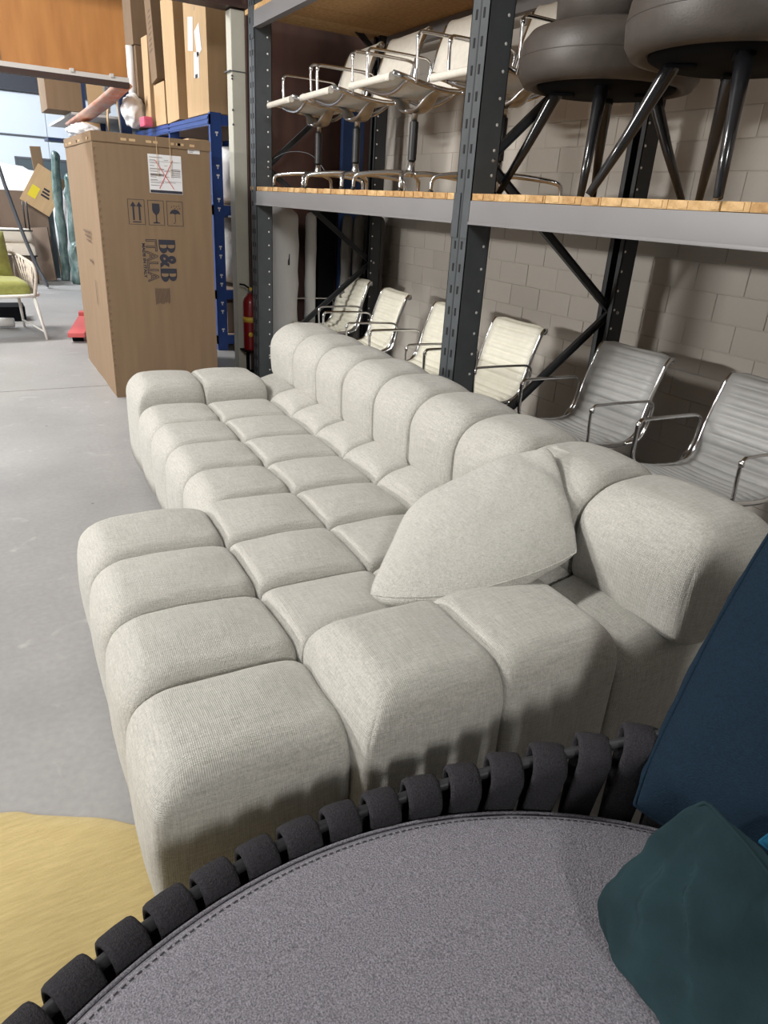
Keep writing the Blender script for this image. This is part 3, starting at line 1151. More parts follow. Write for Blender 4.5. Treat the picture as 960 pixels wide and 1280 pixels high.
    obj('column_head', lathe(bm_(), [(0, .28 + dz), (.017, .28 + dz), (.018, .325 + dz), (.034, .335 + dz), (.034, .35 + dz), (0, .352 + dz)], 20), M['chrome2'], t)
    for k in range(4):
        a = PI / 4 + k * PI / 2 + .12
        c, s = math.cos(a), math.sin(a)
        pts = [(.02, .098), (.10, .103), (.22, .094), (.295, .084), (.320, .074), (.331, .055), (.334, .014)]
        lp = curve([(r * c, r * s, z) for r, z in pts], 4)
        leg = obj('base_leg', tube(bm_(), lp, [.0185 - .0075 * i / len(lp) for i in range(len(lp))], 10, flat=(1, .85)), M['chrome'], t)
        obj('glide', lathe(bm_(), [(0, 0), (.014, 0), (.014, .010), (.009, .018), (0, .018)], 12), M['blackplastic'], leg, loc=(.334 * c, .334 * s, 0))
    return t


ch1 = chair('conference_chair', 'ribbed ivory conference chair farthest along the wall, beside the wrapped rolls', M['mesh'], True, 'ribbed conference chairs under the rack')
floor_spots = [(2.62, 5.70, .04), (2.52, 4.88, -.10), (2.51, 4.05, -.03), (2.54, 3.37, 0), (2.62, 2.53, -.02), (2.64, 1.75, -.03)]
labs = ['ribbed ivory conference chair farthest along the wall, beside the wrapped rolls',
        'ribbed ivory conference chair second from the wrapped rolls, against the bare wall',
        'ribbed ivory conference chair partly hidden behind the middle rack upright',
        'ribbed ivory conference chair just right of the middle rack upright, brace crossing its side']
for i in range(4):
    x, y, a = floor_spots[i]
    if i == 0:
        ch1.location = (x, y, 0)
        ch1.rotation_euler = (0, 0, a)
    else:
        dup(ch1, (x, y, 0), a, labs[i])
chg = chair('conference_chair', 'ribbed pale grey conference chair darkened for shade, its whole back visible left of the wall shadow', M['meshg'], True, 'ribbed conference chairs under the rack')
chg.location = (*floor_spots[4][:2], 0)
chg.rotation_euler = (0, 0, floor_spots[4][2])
dup(chg, (*floor_spots[5][:2], 0), floor_spots[5][2], 'ribbed pale grey conference chair darkened for shade, nearest the viewer, cut by the right frame edge')

cs = chair('swivel_chair', 'smooth off-white swivel chair at the far left end of the shelf', M['offw'], False, 'swivel chairs on the rack shelf', raise_=.075, W=.48, fx=.03)
shelf_spots = [(2.26, 5.05, -.06), (2.26, 4.46, -.05), (2.26, 3.76, -.03), (2.42, 3.17, .0)]
cs.location = (2.26, 5.05, SHELF)
cs.rotation_euler = (0, 0, -.06)
for i, lb in enumerate(('smooth off-white swivel chair second from the left on the shelf',
                        'smooth off-white swivel chair third on the shelf, its bracket ring clear of the upright',
                        'smooth off-white swivel chair behind the middle upright, next to the round stools')):
    x, y, a = shelf_spots[i + 1]
    dup(cs, (x, y, SHELF), a, lb)


# ------------------------------------------------------------------ round stools on the shelf
def stool(loc, rz, label, back):
    t = thing('round_stool', label, 'stool', loc, rz, 'round padded stools on the shelf')
    prof = [(0, .455), (.27, .455), (.285, .440), (.31, .425), (.345, .432), (.368, .465), (.375, .525), (.367, .585), (.338, .622), (.28, .640), (.15, .648), (0, .649)]
    obj('seat', lathe(bm_(), prof, 64), M['stool'], t)
    obj('seat_seam', tube(bm_(), [(.3745 * math.cos(2 * PI * k / 64), .3745 * math.sin(2 * PI * k / 64), .525) for k in range(64)], .0020, 6, closed=True), M['stool'], t)
    obj('under_disc', lathe(bm_(), [(0, .415), (.26, .418), (.285, .43), (.285, .452), (0, .452)], 48), M['black'], t, True, angle=SH)
    for k in range(4):
        a = R(45) + k * PI / 2
        c, s = math.cos(a), math.sin(a)
        leg = obj('leg', tube(bm_(), [(.19 * c, .19 * s, .44), (.21 * c, .21 * s, .40), (.30 * c, .30 * s, .21), (.405 * c, .405 * s, .008)], [.030, .028, .021, .0145], 14), M['lacquer'], t)
        obj('bracket', bb(-.05, .05, -.03, .03, 0, .01, bev=.003), M['black'], leg, True, loc=(.175 * c, .175 * s, .405), rot=(0, 0, a))
    if back:
        b = bm_()
        rings = []
        for i in range(17):
            a = R(-85 + 170 * i / 16)
            rings.append([b.verts.new(((.19 + dr) * math.cos(a), (.19 + dr) * math.sin(a), z)) for dr, z in ((0, .63), (.05, .63), (.058, .75), (.05, .90), (.02, .915), (0, .90))])
        for p, q in zip(rings, rings[1:]):
            for j in range(6):
                b.faces.new((p[j], q[j], q[(j + 1) % 6], p[(j + 1) % 6]))
        b.faces.new(rings[0])
        b.faces.new(rings[-1])
        obj('backrest', b, M['stool'], t, True, rot=(0, 0, R(225)))
    return t
stool((2.46, 2.54, SHELF), R(-3), 'taupe round stool standing left on the shelf, beside the middle upright', True)
stool((2.29, 1.78, SHELF), R(-3), 'taupe round stool nearer the viewer, top right corner of the picture', True)

# ------------------------------------------------------------------ things leaning in the corner behind the rack
def roll(name, label, x, y, r, h, m, tilt=(0, 0), lab=None, n=28, lump=.01):
    bm = bm_()
    prof = [(0, 0), (r * .9, .003), (r, .03)] + [(r * (1 + .02 * math.sin(k * 2.1)), .03 + (h - .09) * k / 12) for k in range(1, 13)] + [(r * .96, h - .03), (r * .7, h), (r * .35, h + .012), (0, h - .01)]
    lathe(bm, prof, n)
    for v in bm.verts:
        q = noise.noise(v.co * 5 + Vector((x * 3, y, 0)))
        v.co += Vector((v.co.x, v.co.y, 0)).normalized() * q * lump if v.co.length > 0 else Vector()
        if v.co.z > h - .1:
            v.co.z += .03 * noise.noise(Vector((v.co.x * 6, v.co.y * 6, x)))
        v.co.x += tilt[0] * v.co.z
        v.co.y += tilt[1] * v.co.z
    o = obj(name, bm, m, None, True, (x, y, 0))
    tag(o, label, 'roll')
    return o
rw = roll('wrapped_roll', 'thick pale wrapped carpet roll with a white label behind the left upright', 2.31, 5.92, .155, 1.37, M['rollw'])
lb = bm_()
g = []
for i in range(7):
    a = R(-128 + 44 * i / 6)
    g.append([lb.verts.new((.148 * math.cos(a), .148 * math.sin(a), z)) for z in (.88, 1.08)])
for p, q in zip(g, g[1:]):
    lb.faces.new((p[0], q[0], q[1], p[1]))
bmesh.ops.solidify(lb, geom=lb.faces[:], thickness=.001)
lo = obj('paper_label', lb, M['paper'], rw)
obj('barcode', bb(-.01, .008, -.002, 0, -.06, .03), M['print'], rw, False, loc=(.02, -.152, 1.0))
roll('wrapped_roll', 'slim pale wrapped roll standing just right of the thick one', 2.62, 5.98, .050, 1.34, M['rollw'], tilt=(0, 0), lump=.004)
o = obj('black_board', bb(-.085, .085, -.02, .02, 0, 1.36, bev=.004), M['black'], None, False, (2.775, 6.00, 0), (0, 0, .1))
tag(o, 'flat black panel leaning between slim pale roll and grey rolls', 'panel')
for i, (x, y, r) in enumerate(((2.91, 5.86, .05), (3.01, 5.84, .052), (3.12, 5.86, .05), (3.22, 5.84, .052))):
    roll('cloth_roll', ('dark grey cloth roll next to the black panel', 'dark grey cloth roll second from the black panel', 'dark grey cloth roll just left of the rear rack upright',
                        'dark grey cloth roll in the corner by the block wall')[i], x, y, r, 1.34, M['drape'], lump=.012, n=18)['category'] = 'roll'
o = obj('navy_board', bb(-.10, .10, -.025, .025, 0, 2.40, bev=.004), M['bluedark'], None, False, (2.99, 5.98, 0), (0, 0, .0))
tag(o, 'tall navy panel standing at the shelf end beside the block wall', 'panel')
wire = obj('loose_wire', tube(bm_(), curve([(2.10, 5.50, SHELF + .20), (2.2, 5.45, SHELF + .25), (2.33, 5.35, SHELF + .24), (2.42, 5.25, SHELF + .12), (2.46, 5.2, SHELF + .005)], 8), .0025, 6), M['tube'])
tag(wire, 'thin grey wire looping over the left end of the shelf', 'wire')

# ------------------------------------------------------------------ fire extinguisher
def extinguisher():
    t = thing('fire_extinguisher', 'red fire extinguisher with yellow band beside the brown post', 'extinguisher', (2.03, 5.90, .22))
    obj('cylinder', lathe(bm_(), [(0, 0), (.055, 0), (.062, .015), (.063, .40), (.055, .435), (.03, .46), (.022, .475), (0, .475)], 28), M['red'], t)
    obj('band', lathe(bm_(), [(.0635, .24), (.0642, .24), (.0642, .285), (.0635, .285)], 28), M['yellow'], t)
    obj('label_spot', lathe(bm_(), [(0, .002), (.018, .002), (.02, 0)], 16), M['yellow'], t, loc=(-.02, -.062, .14), rot=(R(90), 0, 0))
    obj('valve', lathe(bm_(), [(0, .475), (.018, .475), (.018, .51), (.010, .53), (0, .53)], 16), M['chrome2'], t)
    v = obj('handle', tube(bm_(), [(-.01, 0, .52), (-.05, 0, .545), (-.09, 0, .55)], .007, 8), M['black'], t)
    obj('pin_tag', bb(-.012, .012, -.02, -.01, .50, .525, bev=.003), M['yellow'], t, False)
    obj('hose', tube(bm_(), curve([(.01, 0, .50), (.05, -.02, .49), (.075, -.02, .40), (.072, -.02, .25), (.07, -.02, .12)], 6), .008, 8), M['black'], t)
    st = bm_()
    box(st, -.07, .07, .045, .12, -.22, -.205)
    box(st, -.012, .012, .07, .095, -.22, .30)
    box(st, -.07, .07, -.05, .09, -.012, -.002)
    obj('stand', st, M['black'], t, False)
extinguisher()

# ------------------------------------------------------------------ big carton with print
def text_mesh(name, body, h, m, parent, x, z, y, fit=None, outline=False, bold=0, rot90=True, ext=.0006):
    """text on a plane facing -y; rot90: reads downwards"""
    cu = bpy.data.curves.new(name, 'FONT')
    cu.body = body
    cu.size = 1
    cu.resolution_u = 3
    cu.offset = bold
    if outline:
        cu.fill_mode = 'NONE'
        cu.bevel_depth = .020
        cu.bevel_resolution = 0
    else:
        cu.extrude = .005
    tmp = bpy.data.objects.new(name, cu)
    COL.objects.link(tmp)
    dg = bpy.context.evaluated_depsgraph_get()
    me = bpy.data.meshes.new_from_object(tmp.evaluated_get(dg))
    bpy.data.objects.remove(tmp)
    xs = [v.co.x for v in me.vertices]
    ys = [v.co.y for v in me.vertices]
    x0, x1, y0, y1 = min(xs), max(xs), min(ys), max(ys)
    W, H = fit
    for v in me.vertices:
        a = (v.co.x - x0) / (x1 - x0) * W
        b = (v.co.y - y0) / (y1 - y0) * H
        c = v.co.z
        v.co = (b, -ext * (1 + (c > 0)), -a) if rot90 else (a, -ext * (1 + (c > 0)), b)
    me.materials.clear()
    me.materials.append(m)
    o = bpy.data.objects.new(name, me)
    COL.objects.link(o)
    o.parent = parent
    o.location = (x, y, z)
    return o


def poly(bm, pts, y, th=.0007):
    """flat printed shape (x, z) on a plane facing -y"""
    a = [bm.verts.new((x, y, z)) for x, z in pts]
    b = [bm.verts.new((x, y - th, z)) for x, z in pts]
    n = len(pts)
    bm.faces.new(a)
    bm.faces.new(b[::-1])
    for i in range(n):
        j = (i + 1) % n
        bm.faces.new((a[i], a[j], b[j], b[i]))


def rect(bm, x0, x1, z0, z1, y, th=.0007):
    poly(bm, ((x0, z0), (x1, z0), (x1, z1), (x0, z1)), y, th)


def big_carton():
    X0, X1, Y0, Y1, H = .81, 1.59, 5.43, 6.87, 1.785
    t = thing('large_carton', 'tall brown cardboard carton printed with handling marks behind the sofa end', 'carton', (X0, Y0, 0))
    W, D = X1 - X0, Y1 - Y0
    bm = bm_()
    box(bm, 0, W, 0, D, .0, H - .03)
    bmesh.ops.subdivide_edges(bm, edges=bm.edges[:], cuts=7, use_grid_fill=True)
    for v in bm.verts:
        q = noise.noise(v.co * 2.5)
        if 0 < v.co.y < D and v.co.x < .001:
            v.co.x += q * .008
    obj('carton_body', bm, M['card'], t, False)
    lid = bm_()
    box(lid, -.006, W + .006, -.006, D + .006, H - .062, H - .002)
    obj('carton_lid', lid, M['card'], t, False)
    lt = bm_()
    for k in range(9):
        a = rnd.uniform(.0, W - .06)
        rect(lt, a, a + rnd.uniform(.015, .05), H - .045, H - .03, -.0065)
    for k in range(14):
        a = rnd.uniform(.03, D - .06)
        box(lt, -.0075, -.006, a, a + rnd.uniform(.01, .05), H - .05, H - .035)
    obj('lid_tear', lt, M['cardlight'], t, False)['kind'] = 'stuff'
    # folded corner strip with pressed dents
    fb = bm_()
    for k in range(36):
        z = .04 + k * (H - .12) / 36
        for (px, py, qx, qy) in ((-.001, -.001, .030, -.001), (-.001, .030, -.001, -.001)):
            pass
        vs = [fb.verts.new(v) for v in ((.002, -.0008, z), (.018, -.0008, z + .012), (.020, -.0008, z + .024), (.004, -.0055, z + .028),)]
        fb.faces.new(vs)
        fb.faces.new([fb.verts.new(v) for v in ((.004, -.0055, z + .028), (.020, -.0008, z + .024), (.004, -.0008, z + .034))])
    o = obj('corner_fold', fb, M['tape2'], t, False)
    o['kind'] = 'stuff'
    obj('corner_strip', bb(-.003, -.0001, .005, .035, .01, H - .065), M['card'], t, False)
    yy = -.0002
    # shipping label crossed out in red
    pl = bm_()
    rect(pl, .348, .575, 1.432, 1.675, yy)
    lab = obj('shipping_label', pl, M['paper'], t, False)
    b = bm_()
    rect(b, .352, .572, 1.434, 1.452, yy - .0008)
    obj('label_bar', b, M['print'], lab, False)
    b = bm_()
    for k in range(11):
        z = 1.655 - k * .0175
        w = rnd.uniform(.03, .10)
        rect(b, .358, .358 + w, z, z + .0028, yy - .0008)
        if k in (1, 4, 8):
            rect(b, .356, .568, z - .006, z - .0045, yy - .0008)
        if k % 2:
            rect(b, .455, .455 + w * .8, z + .004, z + .006, yy - .0008)
    for k in range(6):
        rect(b, .50, .565, 1.54 + k * .009, 1.543 + k * .009, yy - .0008)
    for k in range(16):
        rect(b, .360 + k * .0058, .3632 + k * .0058, 1.540, 1.555, yy - .0008)
    obj('label_print', b, M['print2'], lab, False)
    b = bm_()
    for (xa, za, xb, zb) in ((.395, 1.64, .515, 1.462), (.515, 1.645, .415, 1.462)):
        d = Vector((xb - xa, zb - za)).normalized() * .002
        poly(b, ((xa - d.y, za + d.x), (xa + d.y, za - d.x), (xb + d.y, zb - d.x), (xb - d.y, zb + d.x)), yy - .0018)
    obj('red_cross', b, M['redink'], lab, False)
    b = bm_()
    rect(b, .625, .708, 1.698, 1.742, yy)
    sm = obj('small_label', b, M['paper'], t, False)
    b = bm_()
    for k in range(4):
        rect(b, .63, .66 + .01 * (k % 3), 1.706 + k * .009, 1.709 + k * .009, yy - .0008)
    obj('label_print', b, M['print2'], sm, False)
    # three handling marks, framed
    def frame(b, x0, x1, z0, z1, w=.0028):
        rect(b, x0, x1, z0, z0 + w, yy)
        rect(b, x0, x1, z1 - w, z1, yy)
        rect(b, x0, x0 + w, z0 + w, z1 - w, yy)
        rect(b, x1 - w, x1, z0 + w, z1 - w, yy)
    F_ = [(.190, .303), (.325, .435), (.455, .568)]
    Z0, Z1 = 1.222, 1.385
    b = bm_()
    x0, x1 = F_[0]
    frame(b, x0, x1, Z0, Z1)
    for cx in (x0 + .036, x1 - .036):
        rect(b, cx - .006, cx + .006, Z0 + .028, Z1 - .045, yy)
        poly(b, ((cx - .020, Z1 - .046), (cx + .020, Z1 - .046), (cx, Z1 - .015)), yy)
    rect(b, x0 + .028, x1 - .028, Z0 + .014, Z0 + .021, yy)
    obj('this_way_up_mark', b, M['print'], t, False)
    b = bm_()
    x0, x1 = F_[1]
    frame(b, x0, x1, Z0, Z1)
    cx = (x0 + x1) / 2
    gp = [(-.025, .142), (.025, .142), (.026, .100), (.020, .082), (.008, .072), (.0035, .066), (.0035, .026), (.010, .021), (.024, .018), (.024, .013), (-.024, .013), (-.024, .018),
          (-.010, .021), (-.0035, .026), (-.0035, .066), (-.008, .072), (-.020, .082), (-.026, .100)]
    poly(b, [(cx + x, Z0 + z) for x, z in gp], yy)
    obj('fragile_mark', b, M['print'], t, False)
    b = bm_()
    x0, x1 = F_[2]
    frame(b, x0, x1, Z0, Z1)
    cx = (x0 + x1) / 2
    dome = [(cx + .036 * math.cos(R(180 - 12 * k)), Z0 + .078 + .032 * math.sin(R(180 - 12 * k))) for k in range(16)]
    dome += [(cx + .018, Z0 + .082), (cx, Z0 + .077), (cx - .018, Z0 + .082)]
    poly(b, dome, yy)
    rect(b, cx - .0015, cx + .0015, Z0 + .025, Z0 + .08, yy)
    hk = [(cx - .0015 - .008 + .008 * math.cos(R(-180 * k / 8)), Z0 + .025 + .008 * math.sin(R(-180 * k / 8))) for k in range(9)]
    for p, q in zip(hk, hk[1:]):
        poly(b, ((p[0], p[1] - .0015), (q[0], q[1] - .0015), (q[0], q[1] + .0015), (p[0], p[1] + .0015)), yy)
    for k, (dx, dz_) in enumerate(((-.022, .124), (-.006, .132), (.012, .128), (.028, .134), (.036, .118), (.0, .118), (.022, .114))):
        poly(b, ((cx + dx - .004, Z0 + dz_ - .001), (cx + dx, Z0 + dz_ - .004), (cx + dx + .004, Z0 + dz_ + .001), (cx + dx, Z0 + dz_ + .004)), yy)
    obj('keep_dry_mark', b, M['print'], t, False)
    # logo, reading downwards: fat slab B & B drawn as shapes
    def letterB(b, zt, zb, xb, xt):
        # reading axis runs down (s from 0 to 1), letter height runs +x
        Ls = zt - zb
        Hx = xt - xb
        def q(s, h):
            return (xb + h * Hx, zt - s * Ls)
        # stem with slab ends
        poly(b, [q(0, 0), q(.36, 0), q(.36, 1), q(0, 1)][::1], yy)
        poly(b, [q(.0, 0), q(.55, 0), q(.55, .05), q(.0, .05)], yy - .0001)
        poly(b, [q(.0, .95), q(.55, .95), q(.55, 1), q(.0, 1)], yy - .0001)
        poly(b, [q(.30, .48), q(.60, .48), q(.60, .53), q(.30, .53)], yy - .0001)
        for (h0, h1, so) in ((0, .53, 1.0), (.48, 1.0, .94)):
            hc, hr = (h0 + h1) / 2, (h1 - h0) / 2
            n = 10
            for k in range(n):
                a0, a1 = R(-90 + 180 * k / n), R(-90 + 180 * (k + 1) / n)
                so_, si = so, .62
                P_ = [(.5 + (so_ - .5) * math.cos(a0), hc + hr * math.sin(a0)), (.5 + (so_ - .5) * math.cos(a1), hc + hr * math.sin(a1)),
                      (.5 + (si - .5) * math.cos(a1), hc + (hr - .05) * math.sin(a1)), (.5 + (si - .5) * math.cos(a0), hc + (hr - .05) * math.sin(a0))]
                poly(b, [q(*p) for p in P_], yy - .0001)
    b = bm_()
    letterB(b, 1.128, 1.035, .383, .500)
    letterB(b, .932, .838, .383, .500)
    obj('logo_letter', b, M['print'], t, False)
    text_mesh('logo_ampersand', '&', 1, M['print'], t, .383, 1.032, yy, fit=(.096, .117), bold=.035)
    text_mesh('logo_word', 'ITALIA', 1, M['print'], t, .292, 1.128, yy, fit=(.290, .078), outline=True)
    text_mesh('made_in_print', 'MADE IN ITALY', 1, M['print'], t, .266, 1.100, yy, fit=(.235, .021), bold=.03)
    b = bm_()
    for k in range(15):
        x = .335 + k * .0072
        l = rnd.uniform(.10, .125)
        rect(b, x, x + .0042, .795 - l, .795 - .004 * (k % 2), yy)
    obj('fine_print', b, M['print2'], t, False)
    # faint print on the left side
    b = bm_()
    for k in range(3):
        box(b, -.0105, -.0098, .45 + .02 * k, .80 - .06 * k, 1.13 - .03 * k, 1.14 - .03 * k)
    box(b, -.0105, -.0098, .50, .62, .92, .935)
    box(b, -.0105, -.0098, .44, .455, .62, .80)
    obj('side_print', b, M['print2'], t, False)
    for x in (.41, .50):
        obj('strap', bb(x - .002, x + .002, -.0075, -.0066, H - .25, H - .002), M['cardlight'], t, False)
big_carton()


# ------------------------------------------------------------------ generic carton
def carton(label, x0, x1, y0, y1, z0, z1, m, rot=(0, 0, 0), group=None, tape=True, marks=None, cat='carton'):
    cx, cy = (x0 + x1) / 2, (y0 + y1) / 2
    w, d, h = (x1 - x0) / 2, (y1 - y0) / 2, z1 - z0
    t = thing('carton', label, cat, (cx, cy, z0), 0, group)
    t.rotation_euler = rot
    obj('carton_body', bb(-w, w, -d, d, 0, h, bev=.005), m, t, False)
    if tape:
        obj('tape', bb(-.03, .03, -d - .0015, d + .0015, h - .001, h + .001), M['tape'], t, False)
        b = bm_()
        box(b, -w - .0015, -w, -.03, .03, h - .12, h)
        obj('tape', b, M['tape'], t, False)
    if marks == 'papers':
        for (ya, za, a, pw, ph_) in ((-.14, .66, .15, .17, .26), (.10, .58, -.3, .16, .22), (.02, .40, .1, .17, .20)):
            o = obj('paper_sheet', bb(-.001, 0, -pw / 2, pw / 2, -ph_ / 2, ph_ / 2), M['paper'], t, False, loc=(-w - .002, -ya, za), rot=(a, 0, 0))
        obj('label_bar', bb(-.002, -.001, -.05, .03, .30, .33), M['print'], t, False, loc=(-w - .0015, 0, 0))
    if marks == 'slits':
        b = bm_()
        for k in range(8):
            z = h * .35 + k * .05
            box(b, -w - .0015, -w, -.08 + (.03 if k < 3 else 0), .08 - .01 * k, z, z + .012)
        obj('printed_mark', b, M['print2'], t, False)
    return t


# blue shelving behind the opening
def blue_rack():
    t = thing('blue_rack', 'bright blue steel shelving behind the opening, stacked with cartons', 'rack', (2.06, 6.98, 0))
    D, W = 3.2, 1.05
    for i, (x, y) in enumerate(((0, 0), (0, 1.5), (0, D), (W, 0), (W, D))):
        b = bm_()
        box(b, x, x + .10, y, y + .004, 0, 2.12)
        box(b, x, x + .004, y, y + .06, 0, 2.12)
        up = obj('upright', b, M['bluesteel'], t, False)
        if i == 0:
            ks = bm_()
            for z in (1.95, 1.68, 1.60, 1.40, 1.32, .98, .90, .72, .64, .46, .38, .2):
                for (a0, a1, b0, b1) in ((-.014, .014, .004, .018), (-.005, .005, -.018, .006)):
                    rect(ks, x + .055 + a0, x + .055 + a1, z + b0, z + b1, y - .0004)
            q = obj('keyhole', ks, M['dot'], up, False)
    for z in (2.02, 1.27, .50, .06):
        b = bm_()
        for x in (0, W + .06):
            box(b, x, x + .035, .004, D, z, z + .085)
            box(b, x - .006, x, .07, D, z + .012, z + .03)
            box(b, x - .006, x, .07, D, z + .050, z + .068)
        obj('long_beam', b, M['bluesteel'], t, False)
        for y in (.005, D):
            obj('cross_beam', bb(.10, W, y, y + .03, z, z + .085), M['bluesteel'], t, False)
        obj('shelf_board', bb(.02, W + .05, .02, D, z + .075, z + .09), M['carddark'], t, False)
blue_rack()
def lumpy(name, label, c, s, m, cat, seed=0, amp=.12, n=3, group=None, sharp=1.6):
    """wrapped or bagged bundle: an uneven swollen block"""
    bm = bm_()
    bmesh.ops.create_icosphere(bm, subdivisions=4, radius=1)
    for v in bm.verts:
        p = v.co.copy()
        q = Vector([math.copysign(abs(a) ** (1 / sharp), a) for a in p])
        w = 1 + amp * noise.noise(p * 2.2 + Vector((seed, 0, 0))) + amp * .5 * noise.noise(p * 5 + Vector((seed, 3, 0)))
        v.co = Vector((q.x * s[0] / 2 * w, q.y * s[1] / 2 * w, max(-.5, q.z * .5 * w) * s[2] + s[2] / 2))
    o = obj(name, bm, m, None, True, c)
    tag(o, label, cat, group)
    return o
lumpy('wrapped_bale', 'film wrapped pale bale on the upper blue shelf', (2.46, 7.5, 1.365), (.60, .8, .52), M['wrapw'], 'bale', 1, .06)
lumpy('wrapped_bale', 'shiny film wrapped bale on the middle blue shelf', (2.46, 7.5, .595), (.62, .8, .64), M['wrap'], 'bale', 4, .08)
carton('plain grey carton on the lowest blue shelf', 2.20, 2.60, 7.1, 7.5, .155, .45, M['carddark'], tape=False)
carton('small tan carton just under the top blue beam', 2.10, 2.45, 7.9, 8.3, 1.365, 1.95, M['cardlight'], tape=False)
ZB = 2.112
G = 'cartons on top of the blue shelving'
carton('widest upright carton, papers taped to its lit side, nearest on the blue shelving', 2.06, 2.72, 7.00, 7.72, ZB, 3.05, M['cardlight'], group=G, marks='papers')
carton('plain narrow upright carton second from the papered carton', 2.05, 2.55, 8.02, 8.50, ZB, 3.2, M['cardlight'], rot=(R(-2), 0, 0), group=G, tape=False)
carton('leaning brown carton with rows of printed slits', 2.03, 2.45, 8.78, 9.05, ZB + .42, 3.35, M['card'], rot=(R(-8), 0, 0), group=G, tape=False, marks='slits')
carton('low carton supporting the leaning slitted carton', 2.06, 2.5, 8.62, 9.10, ZB, ZB + .40, M['cardlight'], group=G, tape=False)
carton('slender pale carton at the left end of the blue shelving', 2.04, 2.4, 9.22, 9.52, ZB, 3.0, M['cardlight'], rot=(R(2), 0, 0), group=G, tape=False)
carton('lying brown carton highest on the blue shelving, under the brown header', 2.0, 2.6, 9.62, 10.1, ZB + .02, 2.95, M['card'], group=G, tape=False)
carton('high small carton resting on top of the stack by the plywood header', 1.98, 2.6, 9.62, 10.15, 2.955, 3.5, M['card'], group=G, tape=False)
o = obj('long_tube', tube(bm_(), [(1.965, 9.75, 2.42), (1.965, 9.75, 2.95)], .05, 16), M['wrapw'])
tag(o, 'white cardboard tube taped upright to the stacked cartons', 'tube')
lumpy('plastic_bag', 'crumpled white plastic bag at the end of the blue shelving', (2.10, 9.98 + .38, 2.112), (.26, .30, .36), M['wrapw'], 'bag', 8, .2, sharp=1)
bpy.data.objects['plastic_bag'].location = (1.93, 9.62, 2.10)
o = obj('pink_package', bb(-.05, .05, -.12, .12, 0, .10, bev=.02), M['magenta'], None, False, (1.97, 9.18, 2.1))
tag(o, 'small pink printed package on the blue beam edge', 'package')

# dark steel frames and goods beyond
def far_rack():
    t = thing('navy_rack', 'navy steel rack far beyond the carton, holding boards and boxes', 'rack', (1.9, 10.3, 0))
    for i, (x, y) in enumerate(((0, 0), (0.0, 1.9), (.9, 0), (.9, 1.9), (0, 3.6), (.9, 3.6))):
        obj('upright', bb(x, x + .13, y, y + .09, 0, 3.1), M['bluedark'], t, False)
    for z in (2.02,):
        obj('shelf_board', bb(-.02, 1.0, 0.0, 3.7, z, z + .04), M['bluedark'], t, False)
        obj('long_beam', bb(-.03, .0, .09, 3.6, z - .04, z + .06), M['bluesteel'], t, False)
    obj('shelf_board', bb(-.45, 1.0, .9, 3.7, 2.30, 2.33), M['trimw'], t, False)
far_rack()
carton('large brown carton on the high far shelf beneath the plywood header', 1.16, 1.60, 11.2, 12.0, 2.335, 2.95, M['card'], tape=False, cat='carton')
lumpy('grey_bag', 'grey bag beside the high brown far carton', (1.88, 11.5, 2.335), (.22, .4, .48), M['wrap'], 'bag', 11, .12)
ow = tube(bm_(), [(1.78, 9.3, 2.50), (1.66, 9.8, 2.37), (1.54, 10.3, 2.26), (1.40, 10.8, 2.15)], [.06, .065, .065, .06], 10, flat=(1.7, .6))
o = obj('wrapped_boards', ow, M['orangewrap'])
tag(o, 'bundle of boards in orange film sloping above the big carton', 'bundle')
o = obj('upright_board', bb(-.03, .03, -.03, .03, 0, .72), M['cardlight'], None, False, (1.94, 10.42, 2.06), (0, R(-3), 0))
tag(o, 'light strip board standing by the navy upright', 'board')
o = obj('curved_board', tube(bm_(), curve([(0, 0, 0), (-.01, 0, .2), (.03, 0, .36), (.10, 0, .42)], 6), .035, 8, flat=(1.2, .35)), M['cardlight'], None, True, (1.78, 10.45, 2.06))
tag(o, 'curved pale strip board bending towards the orange bundle', 'board')
carton('little tan carton low beside the curved strip board', 1.45, 1.66, 10.35, 10.6, 2.06, 2.17, M['cardlight'], tape=False)
o = obj('panel_board', bb(-.10, .10, -.01, .01, 0, .6), M['cardlight'], None, False, (1.72, 10.9, 2.35))
tag(o, 'flat tan board upright behind the orange bundle', 'board')
lumpy('plastic_bag', 'loose clear plastic bag heaped under the orange bundle', (1.46, 10.3, 1.95), (.40, .4, .20), M['wrapw'], 'bag', 15, .25, sharp=1)
o = obj('shelf_plank', bb(-.6, .45, -.2, .25, -.03, 0), M['bluedark'], None, False, (1.62, 10.35, 1.95))
tag(o, 'dark shelf plank under the loose clear plastic bag', 'shelf')
o['category'] = 'shelf'

# ------------------------------------------------------------------ far floor goods
def sheet(name, label, w, h, th, loc, rz, lean, m, cat='panel', rly=0):
    o = obj(name, bb(-w / 2, w / 2, -th / 2, th / 2, 0, h, bev=.003), m, None, False, loc, (lean, rly, rz))
    return tag(o, label, cat)
sheet('cardboard_sheet', 'wide grey brown cardboard sheet leaning behind the cream stools', 1.5, 1.32, .03, (.44, 13.2, .0), .0, R(-4), M['carddark'])
sheet('cardboard_sheet', 'narrow grey brown cardboard sheet leaning beside the wide one', .34, .80, .03, (1.02, 12.95, .0), -.5, R(-6), M['carddark'], rly=R(-6))
sg = sheet('yellow_marked_sign', 'tilted tan board with a yellow patch and dark lettering blocks', .46, .62, .015, (1.00, 13.12, 1.08), -.1, R(-6), M['cardlight'], 'sign', rly=R(32))
b = bm_()
rect(b, -.17, -.05, .12, .30, -.009)
obj('yellow_patch', b, mat('yellow_print', (.75, .62, .03), .6), sg, False)
b = bm_()
for k in range(3):
    rect(b, -.01, .12 - .02 * k, .22 + .05 * k, .25 + .05 * k, -.009)
obj('printed_mark', b, M['print'], sg, False)
